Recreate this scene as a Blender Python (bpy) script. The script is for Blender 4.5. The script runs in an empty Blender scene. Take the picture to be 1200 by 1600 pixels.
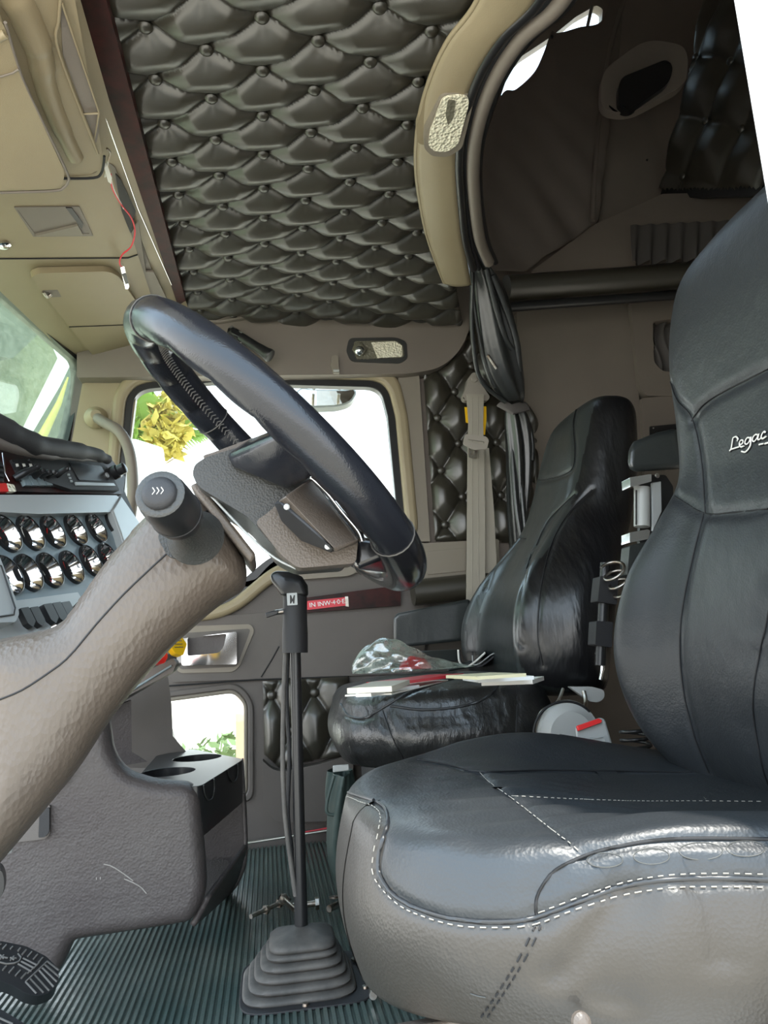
import bpy, bmesh, math, random
import numpy as np
from mathutils import Vector, Matrix
from mathutils.bvhtree import BVHTree
from mathutils.geometry import delaunay_2d_cdt

random.seed(7)
SC = bpy.context.scene
COL = SC.collection

# ------------------------------------------------------------------ camera
FPX, CX, CY = 1150.0, 600.0, 800.0
CAM = Vector((0, 0, .56))
def _n(v): return Vector(v).normalized()
_y = _n((420 - CX, 1030 - CY, FPX))
_z = -_n((250 - CX, -6400 - CY, FPX))
if _z.y > 0: _z = -_z
_z = (_z - _y * _z.dot(_y)).normalized()
_x = _y.cross(_z)
if _x.x < 0: _x = -_x
# world axes written in camera coordinates (right, down, forward)
def _cam_to_world(v): return Vector((v.dot(_x), v.dot(_y), v.dot(_z)))
RIGHT = _cam_to_world(Vector((1, 0, 0)))
DOWN = _cam_to_world(Vector((0, 1, 0)))
FWD = _cam_to_world(Vector((0, 0, 1)))
cd = bpy.data.cameras.new('camera')
cam = bpy.data.objects.new('camera', cd)
COL.objects.link(cam)
cd.sensor_fit = 'VERTICAL'; cd.sensor_height = 24.0
cd.lens = FPX / 1600 * 24.0
cd.clip_start = .01; cd.clip_end = 200
m3 = Matrix((RIGHT, -DOWN, -FWD)).transposed()
cam.matrix_world = Matrix.Translation(CAM) @ m3.to_4x4()
SC.camera = cam

# ------------------------------------------------------------------ light
W = bpy.data.worlds.new('world'); SC.world = W; W.use_nodes = True
nt = W.node_tree; nt.nodes.clear()
out = nt.nodes.new('ShaderNodeOutputWorld'); bg = nt.nodes.new('ShaderNodeBackground')
tc = nt.nodes.new('ShaderNodeTexCoord'); sx = nt.nodes.new('ShaderNodeSeparateXYZ'); rp = nt.nodes.new('ShaderNodeValToRGB')
nt.links.new(tc.outputs['Generated'], sx.inputs[0]); nt.links.new(sx.outputs['Z'], rp.inputs[0])
rp.color_ramp.elements[0].position = 0.0; rp.color_ramp.elements[0].color = (1, 1, .98, 1)
rp.color_ramp.elements[1].position = .6; rp.color_ramp.elements[1].color = (.60, .80, 1, 1)
nt.links.new(rp.outputs[0], bg.inputs[0]); bg.inputs[1].default_value = 1.5
nt.links.new(bg.outputs[0], out.inputs[0])
sd = bpy.data.lights.new('sun', 'SUN'); sd.energy = 2.2; sd.angle = math.radians(2.5); sd.color = (1, .95, .86)
sun = bpy.data.objects.new('sun', sd); COL.objects.link(sun)
sun.rotation_euler = Vector((-.16, 0.30, -1.0)).to_track_quat('-Z', 'Y').to_euler()
sun.location = (0, -3, 5)
SC.view_settings.view_transform = 'Standard'; SC.view_settings.look = 'None'
SC.view_settings.gamma = 1; SC.view_settings.use_curve_mapping = False
SC.view_settings.exposure = 1.7

# ------------------------------------------------------------------ geometry from the camera survey
def ray(px, py): return (RIGHT * (px - CX) + DOWN * (py - CY) + FWD * FPX)
def at(px, py, X=None, Y=None, Z=None):
    d = ray(px, py)
    if X is not None: k = (X - CAM.x) / d.x
    elif Y is not None: k = (Y - CAM.y) / d.y
    else: k = (Z - CAM.z) / d.z
    return CAM + d * k
def onp(px, py, P0, N):
    d = ray(px, py); N = Vector(N)
    return CAM + d * ((Vector(P0) - CAM).dot(N) / d.dot(N))
def pxs(s):
    return [tuple(float(t) for t in g.split()) for g in s.split(',')]

# ------------------------------------------------------------------ materials
def nodes(name):
    m = bpy.data.materials.new(name); m.use_nodes = True
    t = m.node_tree; b = t.nodes['Principled BSDF']; return m, t, b
def add(t, kind, **kw):
    n = t.nodes.new(kind)
    for k, v in kw.items():
        if k in n.inputs: n.inputs[k].default_value = v
        else: setattr(n, k, v)
    return n
def c4(c): return (c[0], c[1], c[2], 1)
def mat(name, col, rough=.5, metal=0, bump=None, var=None, spec=.5, coat=0, sheen=0, emit=None, stretch=None):
    """bump = (kind, scale, strength, distance); var = (scale, other colour)"""
    m, t, b = nodes(name)
    b.inputs['Base Color'].default_value = c4(col); b.inputs['Roughness'].default_value = rough
    b.inputs['Metallic'].default_value = metal; b.inputs['Specular IOR Level'].default_value = spec
    b.inputs['Coat Weight'].default_value = coat; b.inputs['Coat Roughness'].default_value = .15
    tcn = add(t, 'ShaderNodeTexCoord'); src = tcn.outputs['Object']
    if stretch:
        mp = add(t, 'ShaderNodeMapping'); mp.inputs['Scale'].default_value = stretch
        t.links.new(src, mp.inputs[0]); src2 = mp.outputs[0]
    else: src2 = src
    if bump:
        prev = None
        for (kind, sc, st, dist) in bump:
            if kind == 'noise':
                n = add(t, 'ShaderNodeTexNoise', Scale=sc, Detail=4.0); o = n.outputs['Fac']
            elif kind == 'voro':
                n = add(t, 'ShaderNodeTexVoronoi', Scale=sc); o = n.outputs['Distance']
            elif kind == 'crease':
                n = add(t, 'ShaderNodeTexVoronoi', Scale=sc); n.feature = 'DISTANCE_TO_EDGE'
                nn = add(t, 'ShaderNodeTexNoise', Scale=sc * .7, Detail=3.0)
                mx = add(t, 'ShaderNodeMix', data_type='VECTOR'); mx.inputs[0].default_value = .08
                t.links.new(src2, mx.inputs[4]); t.links.new(nn.outputs['Color'], mx.inputs[5])
                t.links.new(mx.outputs[1], n.inputs['Vector']); mr = add(t, 'ShaderNodeMapRange')
                mr.inputs[2].default_value = .12
                t.links.new(n.outputs['Distance'], mr.inputs[0]); o = mr.outputs[0]
            elif kind == 'wave':
                n = add(t, 'ShaderNodeTexWave', Scale=sc, Distortion=3.0, Detail=2.0); o = n.outputs['Fac']
            if kind != 'crease': t.links.new(src2, n.inputs['Vector'])
            bp = add(t, 'ShaderNodeBump', Strength=st, Distance=dist)
            t.links.new(o, bp.inputs['Height'])
            if prev: t.links.new(prev.outputs[0], bp.inputs['Normal'])
            prev = bp
        t.links.new(prev.outputs[0], b.inputs['Normal'])
    if var:
        n = add(t, 'ShaderNodeTexNoise', Scale=var[0], Detail=5.0, Roughness=.6)
        t.links.new(src2, n.inputs['Vector'])
        cr = add(t, 'ShaderNodeValToRGB'); cr.color_ramp.elements[0].position = .38; cr.color_ramp.elements[1].position = .66
        cr.color_ramp.elements[0].color = c4(col); cr.color_ramp.elements[1].color = c4(var[1])
        t.links.new(n.outputs['Fac'], cr.inputs[0]); t.links.new(cr.outputs[0], b.inputs['Base Color'])
    return m

GR = [('noise', 700, .25, .001)]
M = {}
M['tan'] = mat('tan_plastic', (.31, .255, .16), .42, bump=GR, var=(3, (.28, .225, .14)))
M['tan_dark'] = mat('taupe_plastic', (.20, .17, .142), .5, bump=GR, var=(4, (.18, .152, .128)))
M['column'] = mat('taupe_grained_plastic', (.105, .083, .066), .38, bump=[('noise', 85, .26, .004), ('voro', 230, .3, .002)], var=(14, (.093, .073, .059)), stretch=(1, 1, .6))
M['knee'] = mat('brown_grey_grained_plastic', (.062, .051, .050), .5, bump=[('noise', 90, .28, .004), ('voro', 260, .25, .002)], var=(6, (.085, .075, .072)))
M['door'] = mat('door_grey_brown_plastic', (.12, .105, .095), .55, bump=GR, var=(5, (.105, .092, .084)))
M['post'] = mat('post_taupe_plastic', (.23, .20, .16), .5, bump=GR)
M['sleeper'] = mat('sleeper_grey_brown_vinyl', (.24, .20, .17), .6, bump=GR, var=(4, (.21, .175, .15)))
M['leather'] = mat('black_leather', (.022, .025, .028), .42, bump=[('voro', 420, .14, .0014), ('noise', 26, .2, .010)], spec=.6)
M['leather_wrinkled'] = mat('creased_black_leather', (.016, .016, .016), .30, bump=[('voro', 420, .15, .0015), ('noise', 14, .4, .02)], spec=.8, stretch=(1.6, 1, 1))
M['leather_soft'] = mat('smooth_black_leather', (.022, .026, .026), .30, bump=[('voro', 520, .12, .001), ('noise', 16, .2, .01)], spec=.9)
M['vinyl'] = mat('tufted_black_vinyl', (.036, .032, .023), .36, bump=[('noise', 14, .12, .01), ('noise', 900, .1, .0006)], spec=1.0)
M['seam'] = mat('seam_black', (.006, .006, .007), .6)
M['thread'] = mat('pale_thread', (.30, .28, .24), .7)
M['piping'] = mat('black_piping', (.025, .026, .028), .35)
M['rim'] = mat('worn_black_leather_rim', (.012, .013, .017), .23, bump=[('voro', 650, .12, .0008), ('noise', 40, .2, .004)], spec=.5)
M['rim_gloss'] = mat('glossy_black_leather_rim', (.010, .010, .012), .17, bump=[('noise', 60, .1, .002)], spec=.6)
M['hub'] = mat('dark_grey_leather_hub', (.034, .034, .032), .42, bump=[('voro', 450, .3, .0012), ('noise', 40, .15, .003)])
M['hub_brown'] = mat('brown_grained_hub', (.10, .080, .065), .42, bump=[('voro', 450, .3, .0012)])
M['black'] = mat('black_plastic', (.014, .014, .015), .32)
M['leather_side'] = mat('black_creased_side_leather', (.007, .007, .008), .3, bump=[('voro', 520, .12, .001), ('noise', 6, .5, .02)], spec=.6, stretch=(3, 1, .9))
M['leather_dusty_sunlit'] = mat('dusty_sunlit_leather', (.036, .031, .026), .42, bump=[('voro', 420, .16, .0014), ('noise', 12, .2, .012)], spec=.6)  # dusty side leather, with warm sunlight painted into its brown tint
M['black_matte'] = mat('matte_black_plastic', (.02, .02, .022), .6, bump=GR)
M['rubber'] = mat('dusty_rubber', (.065, .062, .058), .65, bump=[('noise', 60, .2, .003)], var=(22, (.12, .11, .10)))
M['mat'] = mat('ribbed_rubber_mat', (.05, .078, .072), .3, var=(7, (.095, .115, .10)), bump=[('noise', 90, .25, .002)])
M['chrome'] = mat('chrome', (.85, .85, .86), .08, 1)
M['steel'] = mat('dull_steel', (.5, .49, .46), .35, 1, var=(60, (.28, .2, .14)))
M['alu'] = mat('aluminium_sill', (.62, .62, .56), .3, .9)
M['silver'] = mat('silver_painted_plastic', (.42, .44, .44), .32, .25, bump=[('noise', 800, .05, .0005)])
M['bluegrey'] = mat('blue_grey_gauge_panel', (.19, .245, .27), .4, bump=[('noise', 900, .1, .0005)])
M['dial'] = mat('gauge_dial_black', (.01, .01, .011), .25)
M['red'] = mat('red_plastic', (.62, .02, .02), .35)
M['yellow'] = mat('yellow_plastic', (.85, .50, .01), .35)
M['redtag'] = mat('red_badge_enamel', (.65, .01, .03), .3)
M['white'] = mat('white_paint', (.85, .87, .87), .3)
M['paper'] = mat('paper', (.78, .76, .70), .8)
M['wood'] = mat('dark_red_burl_veneer', (.045, .010, .009), .4, var=(28, (.014, .006, .005)), spec=.2)
M['webbing'] = mat('grey_seat_belt_webbing', (.36, .33, .275), .7, bump=[('noise', 900, .3, .0006)])
M['belt_plastic'] = mat('belt_grey_plastic', (.32, .29, .25), .45)
M['greyplastic'] = mat('light_grey_plastic', (.40, .41, .40), .45)
M['drape'] = mat('black_coated_curtain', (.02, .022, .022), .32, bump=[('noise', 30, .2, .006)], spec=.8)
M['cloth'] = mat('dark_brown_curtain_fabric', (.17, .14, .12), .75, bump=[('noise', 30, .2, .004)])
M['cloth_grey'] = mat('gathered_grey_fabric', (.10, .09, .085), .8)
M['bagcloth'] = mat('grey_green_bag_fabric', (.05, .075, .068), .55, bump=[('noise', 40, .3, .005)])
M['leaf'] = mat('palm_leaf', (.20, .36, .05), .5)
M['leafyellow'] = mat('yellow_leaf', (.50, .42, .08), .6)
M['shrub'] = mat('shrub_green', (.16, .22, .09), .7)
M['ground'] = mat('pale_concrete', (.60, .52, .41), .9, var=(2, (.54, .46, .36)))
M['wallout'] = mat('pale_rendered_wall', (.20, .215, .15), .9, var=(5, (.10, .13, .07)), bump=[('noise', 40, .4, .02)])
M['truckgrey'] = mat('grey_green_truck_panel', (.05, .068, .055), .5)
M['mesh'] = mat('grey_carpet', (.05, .045, .042), .95, bump=[('noise', 400, .6, .003)])
def glass(name, tint, dust=0.0, rough=0.0, scale=60, gl=.08):
    m, t, b = nodes(name); t.nodes.remove(b)
    o = t.nodes['Material Output']
    tr = add(t, 'ShaderNodeBsdfTransparent'); tr.inputs[0].default_value = c4(tint)
    g = add(t, 'ShaderNodeBsdfGlossy'); g.inputs[0].default_value = (1, 1, 1, 1); g.inputs['Roughness'].default_value = rough
    mx = add(t, 'ShaderNodeMixShader'); mx.inputs[0].default_value = gl
    t.links.new(tr.outputs[0], mx.inputs[1]); t.links.new(g.outputs[0], mx.inputs[2])
    last = mx
    if dust > 0:
        tcn = add(t, 'ShaderNodeTexCoord'); n = add(t, 'ShaderNodeTexNoise', Scale=scale, Detail=8.0, Roughness=.75)
        t.links.new(tcn.outputs['Object'], n.inputs['Vector'])
        mr = add(t, 'ShaderNodeMapRange'); mr.inputs[1].default_value = .35; mr.inputs[2].default_value = .75
        mr.inputs[3].default_value = dust * .35; mr.inputs[4].default_value = dust * 1.6
        t.links.new(n.outputs['Fac'], mr.inputs[0])
        d = add(t, 'ShaderNodeBsdfTranslucent'); d.inputs[0].default_value = (.75, .8, .7, 1)
        m2 = add(t, 'ShaderNodeMixShader'); t.links.new(mr.outputs[0], m2.inputs[0])
        t.links.new(mx.outputs[0], m2.inputs[1]); t.links.new(d.outputs[0], m2.inputs[2]); last = m2
    t.links.new(last.outputs[0], o.inputs['Surface'])
    return m
M['glass'] = glass('window_glass', (.97, 1, .98))
M['dusty'] = glass('dusty_windshield_glass', (.66, .74, .64), .10, scale=70)
M['film'] = glass('clear_plastic_film', (.86, .9, .9), .35, .12, scale=25, gl=.22)
M['lens'] = mat('faceted_clear_lens', (.85, .80, .62), .12, bump=[('voro', 190, .9, .004)], spec=.9, coat=.6)
M['lensdark'] = mat('smoked_lens', (.16, .15, .11), .12, bump=[('voro', 150, .5, .003)], spec=.8)
M['mirror'] = mat('mirror_glass', (.9, .92, .9), .03, 1)

# ------------------------------------------------------------------ object helpers
def tag(o, label=None, cat=None, group=None, kind=None):
    if label: o['label'] = label
    if cat: o['category'] = cat
    if group: o['group'] = group
    if kind: o['kind'] = kind
    return o
def empty(name, loc, label=None, cat=None, group=None):
    o = bpy.data.objects.new(name, None); COL.objects.link(o); o.location = Vector(loc); o.empty_display_size = .03
    return tag(o, label, cat, group)
def link(name, me, parent=None, loc=(0, 0, 0)):
    o = bpy.data.objects.new(name, me); COL.objects.link(o); o.location = loc
    if parent is not None:
        o.parent = parent; o.matrix_parent_inverse = Matrix.Translation(parent.location).inverted()
    return o
def mesh(name, V, Fc, m, parent=None, smooth=True, bevel=0, seg=3, sub=0, ang=40, mats=None, midx=None):
    V = [Vector(v) for v in V]
    lo = Vector((min(v.x for v in V), min(v.y for v in V), min(v.z for v in V)))
    hi = Vector((max(v.x for v in V), max(v.y for v in V), max(v.z for v in V)))
    c = Vector(((lo.x + hi.x) / 2, (lo.y + hi.y) / 2, lo.z))
    me = bpy.data.meshes.new(name); me.from_pydata([v - c for v in V], [], Fc); me.validate(); 
    bm = bmesh.new(); bm.from_mesh(me); bmesh.ops.recalc_face_normals(bm, faces=bm.faces); bm.to_mesh(me); bm.free()
    for mm in (mats or [m]): me.materials.append(M[mm] if isinstance(mm, str) else mm)
    if midx: me.polygons.foreach_set('material_index', midx)
    if smooth:
        me.polygons.foreach_set('use_smooth', [True] * len(me.polygons))
        me.set_sharp_from_angle(angle=math.radians(ang))
    me.update()
    o = link(name, me, parent, c)
    if bevel:
        b = o.modifiers.new('bevel', 'BEVEL'); b.width = bevel; b.segments = seg; b.limit_method = 'ANGLE'; b.angle_limit = math.radians(35)
        b.use_clamp_overlap = True
        if smooth: me.polygons.foreach_set('use_smooth', [True] * len(me.polygons))
        b.harden_normals = False
    if sub:
        s = o.modifiers.new('sub', 'SUBSURF'); s.levels = sub; s.render_levels = sub
    return o
class MB:
    """collects shapes of ONE mesh"""
    def __init__(s): s.V = []; s.F = []
    def add(s, V, Fc):
        k = len(s.V); s.V += [Vector(v) for v in V]; s.F += [tuple(i + k for i in f) for f in Fc]; return s
    def build(s, name, m, parent=None, **kw): return mesh(name, s.V, s.F, m, parent, **kw)
def catmull(P, n=6, closed=False):
    P = [Vector(p) for p in P]; N = len(P); R = []
    rng = range(N) if closed else range(N - 1)
    for i in rng:
        if closed: a, b, c, d = P[(i - 1) % N], P[i], P[(i + 1) % N], P[(i + 2) % N]
        else: a, b, c, d = P[max(i - 1, 0)], P[i], P[i + 1], P[min(i + 2, N - 1)]
        for k in range(n):
            t = k / n
            R.append(.5 * ((2 * b) + (c - a) * t + (2 * a - 5 * b + 4 * c - d) * t * t + (3 * b - a - 3 * c + d) * t ** 3))
    if not closed: R.append(P[-1])
    return R
def tube_vf(P, r, n=8, closed=False, flat=None, up=None):
    P = [Vector(p) for p in P]; N = len(P); V = []; Fc = []
    rs = r if isinstance(r, (list, tuple)) else [r] * N
    if len(rs) != N: rs = [rs[min(int(i * len(rs) / N), len(rs) - 1)] for i in range(N)]
    nrm = None
    for i in range(N):
        a = P[(i - 1) % N] if (closed or i > 0) else P[i]; b = P[(i + 1) % N] if (closed or i < N - 1) else P[i]
        t = (b - a).normalized() if (b - a).length > 1e-9 else Vector((0, 0, 1))
        if up is not None: nrm = Vector(up)
        elif nrm is None: nrm = Vector((0, 0, 1)) if abs(t.z) < .9 else Vector((1, 0, 0))
        nrm = (nrm - t * nrm.dot(t)).normalized(); bi = t.cross(nrm)
        for k in range(n):
            an = 2 * math.pi * k / n
            V.append(P[i] + nrm * (math.cos(an) * rs[i] * (flat or 1)) + bi * (math.sin(an) * rs[i]))
    for i in range(N if closed else N - 1):
        j = (i + 1) % N
        for k in range(n):
            l = (k + 1) % n; Fc.append((i * n + k, i * n + l, j * n + l, j * n + k))
    if not closed: Fc.append(tuple(range(n))); Fc.append(tuple((N - 1) * n + k for k in range(n)))
    return V, Fc
def tube(name, P, r, m, parent=None, n=8, closed=False, cat=0, flat=None, up=None, **kw):
    if cat: P = catmull(P, cat, closed)
    V, Fc = tube_vf(P, r, n, closed, flat, up); return mesh(name, V, Fc, m, parent, ang=60, **kw)
def rounded(P, r, n=5):
    """P: list of 2D tuples or (x,y,r)"""
    R = []; N = len(P)
    for i in range(N):
        a = Vector(P[i - 1][:2]); b = Vector(P[i][:2]); c = Vector(P[(i + 1) % N][:2])
        rr = P[i][2] if len(P[i]) > 2 else r
        u = (a - b); v = (c - b); l = min(rr, u.length * .48, v.length * .48)
        if l < 1e-6: R.append(b); continue
        p = b + u.normalized() * l; q = b + v.normalized() * l
        for k in range(n + 1):
            t = k / n; R.append(p * (1 - t) ** 2 + b * 2 * t * (1 - t) + q * t * t)
    return R
def basis(N, up=(0, 0, 1)):
    N = Vector(N).normalized(); U = Vector(up).cross(N)
    if U.length < 1e-3: U = Vector((1, 0, 0))
    U.normalize(); return U, N.cross(U).normalized(), N
def plate_vf(outer, holes, P0, U, V_, N, th, front=0.0):
    """2D loops -> slab: front face at +front along N, back at front-th"""
    loops = [outer] + list(holes); pts = []; edges = []; 
    for L in loops:
        k = len(pts); pts += [Vector((p[0], p[1])) for p in L]; edges += [(k + i, k + (i + 1) % len(L)) for i in range(len(L))]
    vs, es, fs, ov, oe, of = delaunay_2d_cdt(pts, edges, [], 1, 1e-7)
    def inside(p, L):
        c = False; n = len(L); j = n - 1
        for i in range(n):
            if (L[i][1] > p[1]) != (L[j][1] > p[1]) and p[0] < (L[j][0] - L[i][0]) * (p[1] - L[i][1]) / (L[j][1] - L[i][1]) + L[i][0]: c = not c
            j = i
        return c
    keep = []
    for f in fs:
        c = sum((vs[i] for i in f), Vector((0, 0))) / len(f)
        if inside(c, outer) and not any(inside(c, h) for h in holes): keep.append(tuple(f))
    n = len(vs); P0 = Vector(P0)
    V = [P0 + U * v.x + V_ * v.y + N * front for v in vs] + [P0 + U * v.x + V_ * v.y + N * (front - th) for v in vs]
    Fc = list(keep) + [tuple(i + n for i in reversed(f)) for f in keep]
    cnt = {}
    for f in keep:
        for i in range(len(f)):
            a, b = f[i], f[(i + 1) % len(f)]; cnt[(a, b)] = cnt.get((a, b), 0) + 1
    for (a, b) in cnt:
        if (b, a) not in cnt: Fc.append((b, a, a + n, b + n))
    return V, Fc
def slab(name, outer, holes, P0, N, th, m, parent=None, r=0, hr=None, bevel=0, front=0, px=True, up=(0, 0, 1), seg=2, rn=5, **kw):
    """outer/holes: pixel loops looked up on the plane (P0, N) when px, else loops in plane coordinates (metres)"""
    P0 = Vector(P0); U, V_, Nn = basis(N, up)
    if (CAM - P0).dot(Nn) < 0 and px: Nn = -Nn; U = -U
    def conv(L):
        if isinstance(L, str): L = pxs(L)
        if not px: return list(L)
        R = []
        for p in L:
            q = onp(p[0], p[1], P0, Nn) - P0; R.append((q.dot(U), q.dot(V_)) + ((p[2] * (q + P0 - CAM).length / FPX,) if len(p) > 2 else ()))
        return R
    o2 = rounded(conv(outer), r, rn) if r else [Vector(p[:2]) for p in conv(outer)]
    hs = []
    for h in holes: hs.append(rounded(conv(h), hr if hr is not None else r, rn) if (hr or r) else [Vector(p[:2]) for p in conv(h)])
    V, Fc = plate_vf(o2, hs, P0, U, V_, Nn, th, front)
    if bevel:
        kw.setdefault('ang', 30)
    return mesh(name, V, Fc, m, parent, bevel=bevel, seg=seg, **kw)
def prism(name, loop, Y0, Y1, m, parent=None, r=0, bevel=0, **kw):
    """pixel loop at depth Y0 pulled back to Y1 along the cab width"""
    return slab(name, loop, [], (0, Y0, 0), (0, -1, 0), Y1 - Y0, m, parent, r=r, bevel=bevel, **kw)
def soft_slab(name, loop, P0, N, th, R, m, parent=None, r=0, step=.005):
    """slab whose front and back rims are rounded off with radius R"""
    P0 = Vector(P0); U, V_, Nn = basis(N)
    if (CAM - P0).dot(Nn) < 0: Nn = -Nn; U = -U
    L = []
    for p in pxs(loop):
        q = onp(p[0], p[1], P0, Nn) - P0; L.append((q.dot(U), q.dot(V_), (p[2] if len(p) > 2 else r) * (q + P0 - CAM).length / FPX))
    L = rounded(L, 0, 6); B = []
    for i in range(len(L)):
        a, b = L[i - 1], L[i]; n = max(1, int((b - a).length / step))
        B += [a.lerp(b, k / n) for k in range(n)]
    A = np.array([tuple(p) for p in B]); x0, y0 = A.min(0); x1, y1 = A.max(0)
    X, Y = np.meshgrid(np.arange(x0, x1, step), np.arange(y0, y1, step)); X = X.ravel() ; Y = Y.ravel()
    def dist(X, Y):
        d = np.full(X.shape, 1e9)
        for i in range(len(A)):
            p, q = A[i - 1], A[i]; ab = q - p; l2 = (ab ** 2).sum()
            if l2 < 1e-14: continue
            t = np.clip(((X - p[0]) * ab[0] + (Y - p[1]) * ab[1]) / l2, 0, 1); d = np.minimum(d, np.hypot(X - p[0] - t * ab[0], Y - p[1] - t * ab[1]))
        return d
    c = np.zeros(X.shape, bool); j = len(A) - 1
    for i in range(len(A)):
        cond = (A[i, 1] > Y) != (A[j, 1] > Y); dy_ = A[j, 1] - A[i, 1]
        if abs(dy_) > 1e-12: c ^= cond & (X < (A[j, 0] - A[i, 0]) * (Y - A[i, 1]) / dy_ + A[i, 0])
        j = i
    k = c & (dist(X, Y) > step * .6); pts = [Vector(p) for p in B] + [Vector((x, y)) for x, y in zip(X[k], Y[k])]
    nb = len(B); vs, es, fs, ov, oe, of = delaunay_2d_cdt(pts, [(i, (i + 1) % nb) for i in range(nb)], [], 1, 1e-7)
    VX = np.array([v.x for v in vs]); VY = np.array([v.y for v in vs]); d = np.clip(dist(VX, VY), 0, R); off = R - np.sqrt(np.maximum(0, R * R - (R - d) ** 2))
    n = len(vs); V = [P0 + U * x + V_ * y - Nn * o for x, y, o in zip(VX, VY, off)] + [P0 + U * x + V_ * y - Nn * (th - o) for x, y, o in zip(VX, VY, off)]
    Fc = [tuple(f) for f in fs] + [tuple(i + n for i in reversed(f)) for f in fs]; cnt = set()
    for f in fs:
        for i in range(len(f)): cnt.add((f[i], f[(i + 1) % len(f)]))
    for (a, b) in cnt:
        if (b, a) not in cnt: Fc.append((b, a, a + n, b + n))
    return mesh(name, V, Fc, m, parent, ang=70)
def box_vf(c, s, R=None):
    V = []; 
    for x in (-1, 1):
        for y in (-1, 1):
            for z in (-1, 1):
                v = Vector((x * s[0] / 2, y * s[1] / 2, z * s[2] / 2))
                if R is not None: v = R @ v
                V.append(Vector(c) + v)
    return V, [(0, 1, 3, 2), (4, 6, 7, 5), (0, 4, 5, 1), (2, 3, 7, 6), (0, 2, 6, 4), (1, 5, 7, 3)]
def box(name, c, s, m, parent=None, R=None, bevel=0, **kw):
    V, Fc = box_vf(c, s, R); return mesh(name, V, Fc, m, parent, bevel=bevel, **kw)
def lathe_vf(prof, O, A, n=24, ell=1.0, caps=True):
    """prof: (radius, height) along axis A from O"""
    U, V_, N = basis(A, (0, 0, 1) if abs(Vector(A).normalized().z) < .95 else (1, 0, 0)); V = []; Fc = []
    for (r, h) in prof:
        for k in range(n):
            a = 2 * math.pi * k / n; V.append(Vector(O) + N * h + U * math.cos(a) * r + V_ * math.sin(a) * r * ell)
    for i in range(len(prof) - 1):
        for k in range(n):
            l = (k + 1) % n; Fc.append((i * n + k, i * n + l, (i + 1) * n + l, (i + 1) * n + k))
    if caps: Fc.append(tuple(range(n))[::-1]); Fc.append(tuple((len(prof) - 1) * n + k for k in range(n)))
    return V, Fc
def lathe(name, prof, O, A, m, parent=None, n=24, ell=1.0, caps=True, **kw):
    V, Fc = lathe_vf(prof, O, A, n, ell, caps); return mesh(name, V, Fc, m, parent, **kw)
def hull(name, P, m, parent=None, bevel=0, sub=0, **kw):
    bm = bmesh.new()
    for p in P: bm.verts.new(p)
    r = bmesh.ops.convex_hull(bm, input=bm.verts)
    bmesh.ops.delete(bm, geom=[v for v in bm.verts if not v.link_faces], context='VERTS')
    bmesh.ops.dissolve_limit(bm, angle_limit=.03, verts=bm.verts, edges=bm.edges)
    bm.verts.index_update()
    V = [v.co.copy() for v in bm.verts]; Fc = [tuple(v.index for v in f.verts) for f in bm.faces]; bm.free()
    return mesh(name, V, Fc, m, parent, bevel=bevel, sub=sub, **kw)
def grid(name, fn, nu, nv, m, parent=None, closed_u=False, th=0, **kw):
    V = [fn(i / (nu if closed_u else nu - 1), j / (nv - 1)) for j in range(nv) for i in range(nu)]; Fc = []
    for j in range(nv - 1):
        for i in range(nu if closed_u else nu - 1):
            k = (i + 1) % nu; Fc.append((j * nu + i, j * nu + k, (j + 1) * nu + k, (j + 1) * nu + i))
    o = mesh(name, V, Fc, m, parent, ang=75, **kw)
    if th:
        s = o.modifiers.new('thick', 'SOLIDIFY'); s.thickness = th; s.offset = 0
    return o
def copy_to(o, loc, parent=None, scale=None, rot=None):
    c = o.copy(); COL.objects.link(c); c.location = loc
    if parent is not None: c.parent = parent; c.matrix_parent_inverse = Matrix.Translation(parent.location).inverted()
    if scale: c.scale = scale
    if rot: c.rotation_euler = rot
    return c
def bvh(objs):
    V = []; Fc = []
    for o in objs:
        k = len(V); V += [o.location + v.co for v in o.data.vertices]; Fc += [tuple(i + k for i in p.vertices) for p in o.data.polygons]
    return BVHTree.FromPolygons(V, Fc)
def trace(tree, P, step=14, lift=.0005):
    """pixel polyline -> points on a surface"""
    P = [Vector((p[0], p[1], 0)) for p in P]; P = catmull(P, 8); R = []
    for p in P:
        d = ray(p.x, p.y).normalized(); h = tree.ray_cast(CAM, d)
        if h[0] is not None: R.append(h[0] + (h[1] if h[1].dot(d) < 0 else -h[1]) * lift)
    return R
def seam(name, tree, s, r, m, parent, lift=.0004, cut=.06):
    P = trace(tree, pxs(s), lift=lift); Q = [P[0]] if P else []
    for p in P[1:]:
        if (p - Q[-1]).length < cut: Q.append(p)
    if len(Q) < 2: return None
    return tube(name, Q, r, m, parent, n=6)
def stitches(name, tree, s, r, m, parent, pitch=.005, lift=.001):
    P = trace(tree, pxs(s), lift=lift); mb = MB(); L = 0; on = True; cur = [P[0]]
    res = []
    for a, b in zip(P, P[1:]):
        d = (b - a).length
        if d > .05: continue
        n = max(1, int(d / (pitch / 4)))
        for k in range(n): res.append(a.lerp(b, k / n))
    i = 0
    while i + 3 < len(res):
        mb.add(*tube_vf(res[i:i + 3], r, 4)); i += 4
    return mb.build(name, m, parent)
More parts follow.
